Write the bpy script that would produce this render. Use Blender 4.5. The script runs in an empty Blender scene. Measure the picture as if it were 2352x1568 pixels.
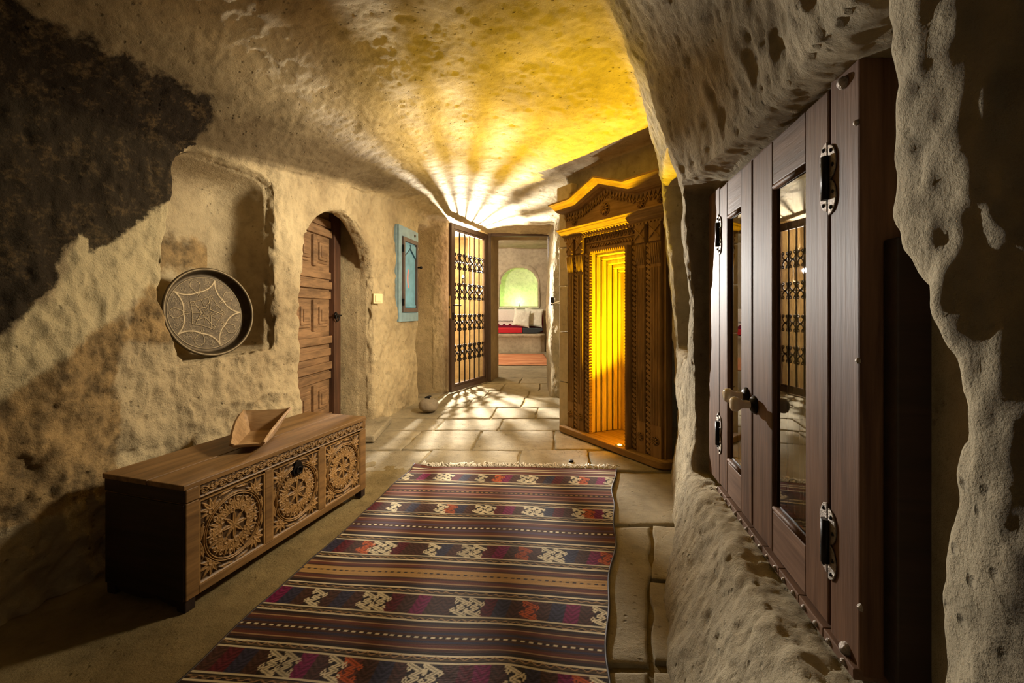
import bpy, math, random
import numpy as np
from mathutils import Matrix, Vector

# ------------------------------------------------------------------ camera, world, lights, exposure
random.seed(7)
RNG = np.random.default_rng(11)
SC = bpy.context.scene
COL = SC.collection
W_PX, H_PX, F_PX = 2352, 1568, 1000.0
HORIZON = 712.0
CAM_Z = 1.0

cam_data = bpy.data.cameras.new('camera')
cam_data.sensor_width = 36.0
cam_data.lens = 36.0 * F_PX / W_PX
cam_data.shift_y = -(H_PX / 2 - HORIZON) / W_PX
cam_data.clip_start = 0.02
camera = bpy.data.objects.new('camera', cam_data)
camera.location = (0, 0, CAM_Z)
camera.rotation_euler = (math.pi / 2, 0, 0)
COL.objects.link(camera)
SC.camera = camera

world = bpy.data.worlds.new('world')
SC.world = world
world.use_nodes = True
world.node_tree.nodes['Background'].inputs[0].default_value = (1.0, 0.86, 0.66, 1)
world.node_tree.nodes['Background'].inputs[1].default_value = 0.075

SC.view_settings.view_transform = 'Standard'
SC.view_settings.look = 'None'
SC.view_settings.gamma = 1
SC.view_settings.use_curve_mapping = False
SC.view_settings.exposure = -0.15


def light(name, kind, loc, energy, color, radius=0.03, **kw):
    d = bpy.data.lights.new(name, kind)
    d.energy = energy
    d.color = color
    if kind in ('POINT', 'SPOT'):
        d.shadow_soft_size = radius
    for k, v in kw.items():
        setattr(d, k, v)
    o = bpy.data.objects.new(name, d)
    o.location = loc
    COL.objects.link(o)
    return o


def aim(o, target):
    d = (target[0] - o.location[0], target[1] - o.location[1], target[2] - o.location[2])
    n = math.sqrt(sum(v * v for v in d))
    o.rotation_euler = Vector((d[0] / n, d[1] / n, d[2] / n)).to_track_quat('-Z', 'Y').to_euler()


LAMP = (-0.70, 6.20, 1.50)
lamp = light('gate_lamp_light', 'SPOT', LAMP, 2300, (1.0, 0.96, 0.88), 0.026, spot_size=math.radians(165), spot_blend=1.0)
aim(lamp, (-0.1, 3.0, 1.4))
LED = (0.7535, 3.050, 0.088)
led = light('uplight_light', 'SPOT', LED, 560, (1.0, 0.68, 0.004), 0.012, spot_size=math.radians(86), spot_blend=0.95)
aim(led, (0.68, 3.02, 2.2))
side = light('left_wall_fill', 'SPOT', (0.84, 2.62, 1.72), 370, (1.0, 0.87, 0.66), 0.16, spot_size=math.radians(110), spot_blend=0.9)  # added fill for the left wall, no lamp stands here
aim(side, (-1.25, 2.95, 0.80))
light('niche_lamp_light', 'POINT', (0.18, 11.03, 1.20), 9, (0.56, 1.0, 0.30), 0.02)
light('room_lamp_light', 'POINT', (-1.1, 8.6, 2.2), 230, (1.0, 0.90, 0.76), 0.15)


# ------------------------------------------------------------------ helpers
def s2l(*c):
    out = []
    for v in c:
        v /= 255.0
        out.append(v / 12.92 if v <= 0.04045 else ((v + 0.055) / 1.055) ** 2.4)
    return tuple(out)


def P(px, py, Y):
    return Vector(((px - 1176) / F_PX * Y, Y, CAM_Z + (HORIZON - py) / F_PX * Y))


def sstep(a, b, x):
    t = np.clip((x - a) / (b - a), 0, 1)
    return t * t * (3 - 2 * t)


def vnoise(p, seed=0):
    """value noise, p (N,3) -> (N,) in -1..1"""
    pi = np.floor(p).astype(np.int64)
    f = p - pi
    f = f * f * (3 - 2 * f)

    def h(ix, iy, iz):
        n = (ix * 374761393 + iy * 668265263 + iz * 2147483647 + seed * 1274126177) & 0xffffffff
        n = ((n ^ (n >> 13)) * 1274126177) & 0xffffffff
        n = n ^ (n >> 16)
        return (n & 0xffff) / 32767.5 - 1.0
    x, y, z = pi[:, 0], pi[:, 1], pi[:, 2]
    r = 0
    for dx in (0, 1):
        wx = f[:, 0] if dx else 1 - f[:, 0]
        for dy in (0, 1):
            wy = f[:, 1] if dy else 1 - f[:, 1]
            for dz in (0, 1):
                wz = f[:, 2] if dz else 1 - f[:, 2]
                r = r + wx * wy * wz * h(x + dx, y + dy, z + dz)
    return r


def fbm(p, scale, octaves=3, gain=0.5, seed=0):
    r = 0
    a = 1.0
    for i in range(octaves):
        r = r + a * vnoise(p * scale + 17.3 * i, seed + i)
        scale *= 2.03
        a *= gain
    return r


def link(name, me, m=None, parent=None):
    o = bpy.data.objects.new(name, me)
    if m is not None:
        me.materials.append(m)
    COL.objects.link(o)
    if parent is not None:
        o.parent = parent
    return o


def np_mesh(name, V, Fq, m, parent=None, smooth=True):
    me = bpy.data.meshes.new(name)
    V = np.asarray(V, dtype=np.float32)
    Fq = np.asarray(Fq, dtype=np.int32)
    n = Fq.shape[1]
    me.vertices.add(len(V))
    me.vertices.foreach_set('co', V.ravel())
    me.loops.add(Fq.size)
    me.loops.foreach_set('vertex_index', Fq.ravel())
    me.polygons.add(len(Fq))
    me.polygons.foreach_set('loop_start', np.arange(0, Fq.size, n, dtype=np.int32))
    me.polygons.foreach_set('use_smooth', np.full(len(Fq), smooth, dtype=bool))
    me.update(calc_edges=True)
    return link(name, me, m, parent)


def grid_faces(nu, nv, wrap=False):
    """vertex index = i*nv+j"""
    i = np.arange(nu - (0 if wrap else 1))[:, None]
    j = np.arange(nv - 1)[None, :]
    i2 = (i + 1) % nu
    return np.stack([i * nv + j, i2 * nv + j, i2 * nv + j + 1, i * nv + j + 1], -1).reshape(-1, 4)


def float_attr(o, name, vals):
    a = o.data.attributes.new(name, 'FLOAT', 'POINT')
    a.data.foreach_set('value', np.asarray(vals, dtype=np.float32))


def color_attr(o, name, cols):
    a = o.data.attributes.new(name, 'FLOAT_COLOR', 'POINT')
    c = np.ones((len(cols), 4), dtype=np.float32)
    c[:, :3] = cols
    a.data.foreach_set('color', c.ravel())


class MB:
    """collects shapes, builds one mesh object"""

    def __init__(self):
        self.v, self.f, self.s = [], [], []

    def add(self, verts, faces, smooth=False):
        b = len(self.v)
        self.v += [tuple(p) for p in verts]
        self.f += [tuple(b + i for i in q) for q in faces]
        self.s += [smooth] * len(faces)
        return self

    def box(self, x0, x1, y0, y1, z0, z1, M=None):
        vs = [Vector(p) for p in ((x0, y0, z0), (x1, y0, z0), (x1, y1, z0), (x0, y1, z0),
                                  (x0, y0, z1), (x1, y0, z1), (x1, y1, z1), (x0, y1, z1))]
        if M is not None:
            vs = [M @ p for p in vs]
        return self.add(vs, [(0, 3, 2, 1), (4, 5, 6, 7), (0, 1, 5, 4), (1, 2, 6, 5), (2, 3, 7, 6), (3, 0, 4, 7)])

    def prism(self, poly, y0, y1, M=None):
        """polygon in local x,z extruded over y"""
        n = len(poly)
        vs = [Vector((p[0], y0, p[1])) for p in poly] + [Vector((p[0], y1, p[1])) for p in poly]
        if M is not None:
            vs = [M @ p for p in vs]
        fs = [tuple(range(n)), tuple(range(2 * n - 1, n - 1, -1))]
        fs += [(i, i + n, (i + 1) % n + n, (i + 1) % n) for i in range(n)]
        return self.add(vs, fs)

    def tube(self, pts, r, n=8, closed=False, radii=None):
        pts = [Vector(p) for p in pts]
        m = len(pts)
        up = None
        rings = []
        for i, p in enumerate(pts):
            a = pts[(i - 1) % m] if (closed or i > 0) else p
            b = pts[(i + 1) % m] if (closed or i < m - 1) else p
            t = (b - a)
            t = t.normalized() if t.length > 1e-9 else Vector((0, 0, 1))
            if up is None:
                up = t.orthogonal().normalized()
            up = (up - t * up.dot(t))
            up = up.normalized() if up.length > 1e-6 else t.orthogonal().normalized()
            s = t.cross(up)
            rr = radii[i] if radii else r
            rings.append([p + (up * math.cos(2 * math.pi * k / n) + s * math.sin(2 * math.pi * k / n)) * rr for k in range(n)])
        vs = [q for rg in rings for q in rg]
        fs = []
        for i in range(m if closed else m - 1):
            j = (i + 1) % m
            for k in range(n):
                fs.append((i * n + k, i * n + (k + 1) % n, j * n + (k + 1) % n, j * n + k))
        self.add(vs, fs, True)
        if not closed:
            b = len(self.v) - len(vs)
            self.f.append(tuple(b + k for k in range(n - 1, -1, -1)))
            self.f.append(tuple(b + (m - 1) * n + k for k in range(n)))
            self.s += [False, False]
        return self

    def lathe(self, prof, n=24, M=None):
        """profile (r,z) around local z; r=0 ends are closed by tiny rings"""
        m = len(prof)
        vs = []
        for r, z in prof:
            for k in range(n):
                a = 2 * math.pi * k / n
                vs.append(Vector((max(r, 1e-5) * math.cos(a), max(r, 1e-5) * math.sin(a), z)))
        if M is not None:
            vs = [M @ p for p in vs]
        fs = []
        for i in range(m - 1):
            for k in range(n):
                fs.append((i * n + k, i * n + (k + 1) % n, (i + 1) * n + (k + 1) % n, (i + 1) * n + k))
        return self.add(vs, fs, True)

    def build(self, name, m, parent=None, bevel=0, seg=2):
        me = bpy.data.meshes.new(name)
        me.from_pydata([tuple(p) for p in self.v], [], self.f)
        me.polygons.foreach_set('use_smooth', self.s)
        me.update()
        o = link(name, me, m, parent)
        if bevel:
            b = o.modifiers.new('bevel', 'BEVEL')
            b.width = bevel
            b.segments = seg
            b.limit_method = 'ANGLE'
            b.angle_limit = math.radians(40)
        return o


def tag(o, label=None, cat=None, group=None, kind=None):
    if label:
        o['label'] = label
    if cat:
        o['category'] = cat
    if group:
        o['group'] = group
    if kind:
        o['kind'] = kind
    return o


def thing(name, label, cat, loc=(0, 0, 0), rz=0.0, group=None):
    o = bpy.data.objects.new(name, None)
    o.empty_display_size = 0.05
    o.location = loc
    o.rotation_euler = (0, 0, rz)
    COL.objects.link(o)
    return tag(o, label, cat, group)


def struct(o):
    o['kind'] = 'structure'
    return o


# ------------------------------------------------------------------ materials
class NT:
    def __init__(self, name):
        self.m = bpy.data.materials.new(name)
        self.m.use_nodes = True
        self.t = self.m.node_tree
        self.b = self.t.nodes['Principled BSDF']

    def n(self, kind, **kw):
        nd = self.t.nodes.new(kind)
        for k, v in kw.items():
            if hasattr(nd, k) and not k.startswith('i_'):
                setattr(nd, k, v)
        return nd

    def l(self, a, b):
        self.t.links.new(a, b)

    def noise(self, vec, scale, detail=4, rough=0.55, dist=0.0):
        nd = self.n('ShaderNodeTexNoise')
        nd.inputs['Scale'].default_value = scale
        nd.inputs['Detail'].default_value = detail
        nd.inputs['Roughness'].default_value = rough
        nd.inputs['Distortion'].default_value = dist
        if vec is not None:
            self.l(vec, nd.inputs['Vector'])
        return nd.outputs['Fac']

    def voronoi(self, vec, scale):
        nd = self.n('ShaderNodeTexVoronoi')
        nd.inputs['Scale'].default_value = scale
        self.l(vec, nd.inputs['Vector'])
        return nd.outputs['Distance']

    def math(self, op, a, b=None, c=None, clamp=False):
        nd = self.n('ShaderNodeMath', operation=op, use_clamp=clamp)
        for i, v in enumerate((a, b, c)):
            if v is None:
                continue
            if isinstance(v, (int, float)):
                nd.inputs[i].default_value = v
            else:
                self.l(v, nd.inputs[i])
        return nd.outputs[0]

    def ramp(self, fac, stops, interp='LINEAR'):
        nd = self.n('ShaderNodeValToRGB')
        nd.color_ramp.interpolation = interp
        els = nd.color_ramp.elements
        while len(els) < len(stops):
            els.new(0.5)
        for e, (p, c) in zip(els, stops):
            e.position = p
            e.color = (*c, 1) if not isinstance(c, (int, float)) else (c, c, c, 1)
        self.l(fac, nd.inputs[0])
        return nd.outputs[0]

    def mix(self, fac, a, b, blend='MIX'):
        nd = self.n('ShaderNodeMix', data_type='RGBA', blend_type=blend)
        for sock, v in ((nd.inputs[0], fac), (nd.inputs[6], a), (nd.inputs[7], b)):
            if isinstance(v, (int, float)):
                sock.default_value = v
            elif isinstance(v, tuple):
                sock.default_value = (*v, 1)
            else:
                self.l(v, sock)
        return nd.outputs[2]

    def coord(self, which='Object', scale=None):
        tc = self.n('ShaderNodeTexCoord')
        v = tc.outputs[which]
        if scale:
            mp = self.n('ShaderNodeMapping')
            mp.inputs['Scale'].default_value = scale
            self.l(v, mp.inputs[0])
            v = mp.outputs[0]
        return v

    def attr(self, name):
        nd = self.n('ShaderNodeAttribute', attribute_name=name)
        return nd

    def bump(self, h, strength, dist, prev=None):
        nd = self.n('ShaderNodeBump')
        nd.inputs['Strength'].default_value = strength
        nd.inputs['Distance'].default_value = dist
        self.l(h, nd.inputs['Height'])
        if prev is not None:
            self.l(prev, nd.inputs['Normal'])
        return nd.outputs[0]

    def out(self, color=None, rough=None, normal=None, metal=0.0, spec=0.5):
        for sock, v in (('Base Color', color), ('Roughness', rough), ('Normal', normal)):
            if v is None:
                continue
            s = self.b.inputs[sock]
            if isinstance(v, (int, float)):
                s.default_value = v
            elif isinstance(v, tuple):
                s.default_value = (*v, 1)
            else:
                self.l(v, s)
        self.b.inputs['Metallic'].default_value = metal
        self.b.inputs['Specular IOR Level'].default_value = spec
        return self.m


def rock_material(name, lo, hi, rough_bump=1.0, pits=1.0):
    t = NT(name)
    c = t.coord()
    n1 = t.noise(c, 1.6, 6, 0.6)
    n2 = t.noise(c, 14, 6, 0.65)
    n3 = t.noise(c, 70, 4, 0.6)
    base = t.ramp(n1, [(0.32, lo), (0.68, hi)])
    base = t.mix(0.55, base, t.ramp(n2, [(0.3, 0.55), (0.5, 0.95), (0.7, 1.15)]), 'MULTIPLY')
    pit = t.math('SUBTRACT', 1.0, t.ramp(t.math('ADD', t.voronoi(c, 34), t.math('MULTIPLY', n3, 0.35)), [(0.10, 0.0), (0.42, 1.0)]))
    sparse = t.ramp(t.noise(c, 9, 2), [(0.48, 0.0), (0.62, 1.0)])
    pit = t.math('MULTIPLY', pit, sparse)
    base = t.mix(t.math('MULTIPLY', pit, 0.45 * pits), base, tuple(0.35 * v for v in lo))
    # stains with a shape of their own: soot, bare rough zone, pale plaster; plus painted-in shade
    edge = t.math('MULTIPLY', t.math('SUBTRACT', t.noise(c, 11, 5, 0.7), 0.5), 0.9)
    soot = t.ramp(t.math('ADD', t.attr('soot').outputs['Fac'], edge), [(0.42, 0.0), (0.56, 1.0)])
    shade_fac = t.ramp(t.math('ADD', t.attr('painted_shade').outputs['Fac'], t.math('MULTIPLY', edge, 0.5)), [(0.10, 0.0), (0.75, 1.0)])
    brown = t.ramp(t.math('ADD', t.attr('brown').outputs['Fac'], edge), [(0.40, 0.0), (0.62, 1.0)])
    pale = t.ramp(t.math('ADD', t.attr('pale').outputs['Fac'], edge), [(0.40, 0.0), (0.60, 1.0)])
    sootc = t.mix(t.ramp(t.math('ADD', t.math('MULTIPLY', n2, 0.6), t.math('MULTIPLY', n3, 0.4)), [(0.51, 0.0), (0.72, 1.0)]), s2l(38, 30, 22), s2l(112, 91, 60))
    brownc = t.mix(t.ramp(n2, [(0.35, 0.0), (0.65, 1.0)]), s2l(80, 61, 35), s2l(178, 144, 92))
    base = t.mix(t.math('MULTIPLY', pale, 0.8), base, s2l(214, 196, 152))
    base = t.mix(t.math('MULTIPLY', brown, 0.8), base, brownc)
    base = t.mix(t.math('MULTIPLY', shade_fac, 0.80), base, s2l(70, 54, 34))  # shade painted into the rock colour
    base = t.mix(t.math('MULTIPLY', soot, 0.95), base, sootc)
    nb = t.bump(t.noise(c, 30, 8, 0.72), 0.75 * rough_bump, 0.020)
    nb = t.bump(t.noise(c, 130, 4, 0.7), 0.8 * rough_bump, 0.005, nb)
    nb = t.bump(t.math('SUBTRACT', 1.0, pit), 0.8 * pits, 0.010, nb)
    return t.out(base, 0.92, nb, spec=0.15)


def wood_material(name, c1, c2, scale=(2, 30, 30), rough=0.55, bump=0.25, dark=None, spec=0.4, attr_dark=None):
    t = NT(name)
    c = t.coord('Object', scale)
    g = t.noise(c, 1.0, 6, 0.6, 0.6)
    g2 = t.noise(c, 3.5, 3, 0.6)
    col = t.ramp(g, [(0.30, c1), (0.70, c2)])
    col = t.mix(0.5, col, t.ramp(g2, [(0.3, 0.65), (0.6, 1.1)]), 'MULTIPLY')
    big = t.noise(t.coord('Object'), 3.0, 3)
    col = t.mix(0.6, col, t.ramp(big, [(0.3, 0.6), (0.6, 1.1)]), 'MULTIPLY')
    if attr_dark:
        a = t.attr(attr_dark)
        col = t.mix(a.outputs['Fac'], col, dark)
    nb = t.bump(g2, bump, 0.003)
    return t.out(col, rough, nb, spec=spec)


def plain(name, col, rough=0.6, metal=0.0, noise_amt=0.25, scale=30, bump=0.1, spec=0.4):
    t = NT(name)
    c = t.coord()
    n1 = t.noise(c, scale, 5, 0.6)
    base = t.mix(noise_amt, col, t.ramp(n1, [(0.3, tuple(v * 0.45 for v in col)), (0.7, tuple(min(1, v * 1.35) for v in col))]))
    nb = t.bump(n1, bump, 0.004)
    return t.out(base, rough, nb, metal, spec)


M = {}
M['rock'] = rock_material('tuff_rock', s2l(162, 142, 108), s2l(208, 188, 148))
M['rock_right'] = rock_material('grey_tuff', s2l(140, 128, 104), s2l(188, 172, 140), 1.0, 1.2)
M['rock_ceiling'] = rock_material('tuff_ceiling', s2l(164, 146, 112), s2l(204, 184, 144), 0.65, 1.2)
M['rock_chamber'] = rock_material('chamber_plaster', s2l(146, 126, 94), s2l(180, 158, 120), 0.5, 0.5)
M['rock_smooth'] = rock_material('smooth_tuff', s2l(178, 160, 126), s2l(208, 190, 154), 0.4, 0.5)
M['room_wall'] = rock_material('room_plaster', s2l(160, 144, 118), s2l(190, 174, 146), 0.5, 0.3)
M['niche_plaster'] = rock_material('niche_plaster', s2l(206, 206, 170), s2l(224, 222, 190), 0.8, 0.2)
M['slab'] = rock_material('stone_slab', s2l(134, 122, 98), s2l(170, 156, 128), 0.7, 1.0)
M['floor'] = rock_material('rough_floor', s2l(120, 102, 66), s2l(168, 146, 100), 1.2, 1.0)
M['chest'] = wood_material('chest_wood', s2l(98, 70, 38), s2l(146, 109, 64), (2, 26, 26), 0.5, 0.3)
M['chest_dark'] = wood_material('chest_shaded_wood', s2l(30, 19, 14), s2l(54, 35, 25), (22, 2, 22), 0.6, 0.3)  # chest wood darkened to paint in the shade on its end
M['carved'] = wood_material('carved_wood', s2l(134, 99, 54), s2l(170, 130, 78), (4, 26, 26), 0.5, 0.2, s2l(46, 28, 12), 0.4, 'ground')
M['door_wood'] = wood_material('door_wood', s2l(100, 74, 49), s2l(154, 119, 83), (4, 30, 26), 0.6, 0.35)
M['door_dark'] = wood_material('door_frame_wood', s2l(60, 38, 24), s2l(92, 60, 40), (26, 26, 2), 0.6, 0.3)
M['portal'] = wood_material('portal_wood', s2l(124, 94, 54), s2l(166, 130, 80), (26, 26, 2), 0.85, 0.25, spec=0.1)
M['portal_h'] = wood_material('portal_wood_lengthwise', s2l(130, 100, 56), s2l(172, 136, 84), (2, 26, 26), 0.8, 0.25, spec=0.12)
M['inner_door'] = wood_material('inner_door_wood', s2l(186, 152, 84), s2l(226, 196, 124), (26, 26, 2), 0.5, 0.25)
M['inner_panel'] = wood_material('inner_panel_wood', s2l(140, 110, 58), s2l(186, 152, 88), (26, 26, 2), 0.6, 0.25, spec=0.2)
M['cupboard'] = wood_material('cupboard_wood', s2l(76, 52, 37), s2l(122, 90, 67), (26, 26, 1.6), 0.55, 0.3, spec=0.16)
M['cupboard_h'] = wood_material('cupboard_rail_wood', s2l(86, 63, 49), s2l(134, 104, 84), (1.6, 26, 26), 0.55, 0.3, spec=0.16)
M['scoop'] = wood_material('scoop_wood', s2l(140, 106, 66), s2l(180, 144, 100), (5, 22, 22), 0.6, 0.3)
M['iron'] = plain('wrought_iron', s2l(52, 42, 36), 0.4, 0.7, 0.3, 40, 0.1)
M['gate_frame'] = plain('gate_frame_paint', s2l(86, 66, 54), 0.45, 0.2, 0.25, 30, 0.05)
M['dark_iron'] = plain('blackened_iron', s2l(26, 23, 22), 0.45, 0.6, 0.3, 60, 0.2)
M['hammered'] = plain('hammered_iron', s2l(150, 140, 130), 0.34, 0.7, 0.6, 260, 0.8)
M['brass'] = plain('lock_brass', s2l(200, 170, 110), 0.35, 0.6, 0.2)
M['porcelain'] = plain('porcelain', s2l(214, 200, 176), 0.12, 0.0, 0.05, 5, 0.0, 0.6)
M['switch'] = plain('switch_plastic', s2l(226, 208, 158), 0.35, 0, 0.05, 5, 0.0)
M['blue'] = plain('blue_paint', s2l(112, 164, 190), 0.5, 0, 0.45, 9, 0.2)
M['blue_grey'] = plain('blue_grey_paint', s2l(128, 154, 164), 0.55, 0, 0.4, 12, 0.2)
M['brown_paint'] = plain('worn_brown_frame', s2l(92, 78, 70), 0.55, 0, 0.4, 20, 0.2)
M['blue_dark'] = plain('dark_blue_carving', s2l(24, 66, 84), 0.5, 0, 0.2, 20)
M['pink'] = plain('faded_red_paint', s2l(226, 142, 134), 0.6, 0, 0.2, 30)
M['red'] = plain('red_cushion_cloth', s2l(190, 30, 40), 0.8, 0, 0.2, 60, 0.2)
M['burgundy'] = plain('burgundy_cloth', s2l(120, 14, 46), 0.85, 0, 0.2, 60, 0.2)
M['black_cloth'] = plain('charcoal_cloth', s2l(52, 58, 62), 0.85, 0, 0.2, 60, 0.2)
M['white_cloth'] = plain('white_cloth', s2l(226, 220, 206), 0.85, 0, 0.12, 40, 0.2)
M['pillow'] = plain('cream_pillow_cloth', s2l(232, 226, 206), 0.9, 0, 0.3, 22, 0.3)
M['sheer'] = plain('cream_curtain', s2l(238, 232, 206), 0.9, 0, 0.1, 40, 0.1)
M['cord'] = plain('white_cord', s2l(214, 204, 184), 0.8)
M['stone'] = rock_material('grey_weight_stone', s2l(120, 108, 92), s2l(162, 148, 126), 0.5, 1.0)


def glass_material():
    t = NT('window_glass')
    t.t.nodes.remove(t.b)
    fr = t.n('ShaderNodeFresnel')
    fr.inputs[0].default_value = 2.3
    tr = t.n('ShaderNodeBsdfTransparent')
    tr.inputs[0].default_value = (0.9, 0.92, 0.88, 1)
    gl = t.n('ShaderNodeBsdfGlossy')
    gl.inputs['Roughness'].default_value = 0.004
    gl.inputs[0].default_value = (1, 1, 1, 1)
    mx = t.n('ShaderNodeMixShader')
    t.l(fr.outputs[0], mx.inputs[0])
    t.l(tr.outputs[0], mx.inputs[1])
    t.l(gl.outputs[0], mx.inputs[2])
    t.l(mx.outputs[0], t.t.nodes['Material Output'].inputs[0])
    return t.m


M['glass'] = glass_material()


def emitter(name, col, strength):
    t = NT(name)
    t.b.inputs['Base Color'].default_value = (*col, 1)
    t.b.inputs['Emission Color'].default_value = (*col, 1)
    t.b.inputs['Emission Strength'].default_value = strength
    return t.m


M['bulb_white'] = emitter('lit_bulb', (1, 0.93, 0.8), 60)
M['bulb_yellow'] = emitter('lit_yellow_led', (1, 0.72, 0.06), 80)
M['bulb_green'] = emitter('lit_green_bulb', (0.85, 1, 0.6), 40)

# ------------------------------------------------------------------ the cave: one implicit volume of air, meshed and split into walls and ceiling
CUP_S = 0.172                     # the cupboard front is the plane x = CUP_A + CUP_S * y
CUP_A = 0.600 - 0.750 * CUP_S
XL_Y = [-0.8, 0.6, 1.2, 1.85, 2.42, 2.64, 3.66, 4.26, 4.80, 4.98, 5.22, 5.30, 5.42, 6.30]
XL_X = [-1.80, -1.72, -1.64, -1.46, -1.31, -1.27, -1.21, -1.125, -1.04, -1.00, -0.99, -0.80, -0.74, -0.74]
XR_Z = [0.0, 0.35, 0.45, 0.75, 1.0, 1.45, 1.70, 1.95, 2.25]
XR_T = {
    -0.8: [0.50, 0.60, 0.64, 0.68, 0.66, 0.60, 0.50, 0.30],
    0.20: [0.46, 0.54, 0.58, 0.62, 0.58, 0.54, 0.40, 0.15],
    0.42: [0.36, 0.47, 0.51, 0.535, 0.53, 0.48, 0.34, 0.08],
    0.49: [0.33, 0.455, 0.485, 0.495, 0.50, 0.45, 0.31, 0.05],
    0.55: [0.32, 0.46, 0.50, 0.51, 0.50, 0.44, 0.30, 0.05],
    0.75: [0.31, 0.50, 0.56, 0.58, 0.54, 0.46, 0.33, 0.08],
    1.20: [0.45, 0.60, 0.66, 0.67, 0.62, 0.54, 0.42, 0.17],
    1.70: [0.62, 0.70, 0.72, 0.71, 0.66, 0.58, 0.50, 0.33],
    1.78: [0.66, 0.72, 0.73, 0.725, 0.69, 0.62, 0.54, 0.38],
    1.85: [0.69, 0.735, 0.745, 0.75, 0.72, 0.66, 0.57, 0.43],
    2.10: [0.78, 0.81, 0.82, 0.83, 0.80, 0.74, 0.66, 0.56],
    2.60: [0.97, 0.97, 0.97, 0.95, 0.92, 0.90, 0.87, 0.80],
    2.68: [1.04, 1.04, 1.04, 1.03, 1.02, 1.01, 1.00, 0.98],
    2.74: [1.02] * 8,
    3.64: [0.468] * 8,
    3.70: [0.47] * 8,
    3.78: [0.60] * 8,
    4.90: [0.60] * 8,
    5.02: [0.46, 0.45, 0.44, 0.44, 0.46, 0.48, 0.50, 0.52],
    5.50: [0.45, 0.45, 0.44, 0.44, 0.46, 0.48, 0.50, 0.52],
    6.50: [0.50] * 8,
}


for _k in list(XR_T):
    _r = XR_T[_k]
    XR_T[_k] = _r[:3] + [0.4 * _r[2] + 0.6 * _r[3]] + _r[3:]
XR_T[0.20][:5] = [0.38, 0.45, 0.47, 0.49, 0.57]
XR_T[0.42][:6] = [0.36, 0.455, 0.470, 0.465, 0.500, 0.530]


def xl_of(y):
    return np.interp(y, XL_Y, XL_X)


def smin(a, b, k):
    h = np.clip(0.5 + 0.5 * (b - a) / k, 0, 1)
    return b + (a - b) * h - k * h * (1 - h)


def smax(a, b, k):
    return -smin(-a, -b, k)


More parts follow.
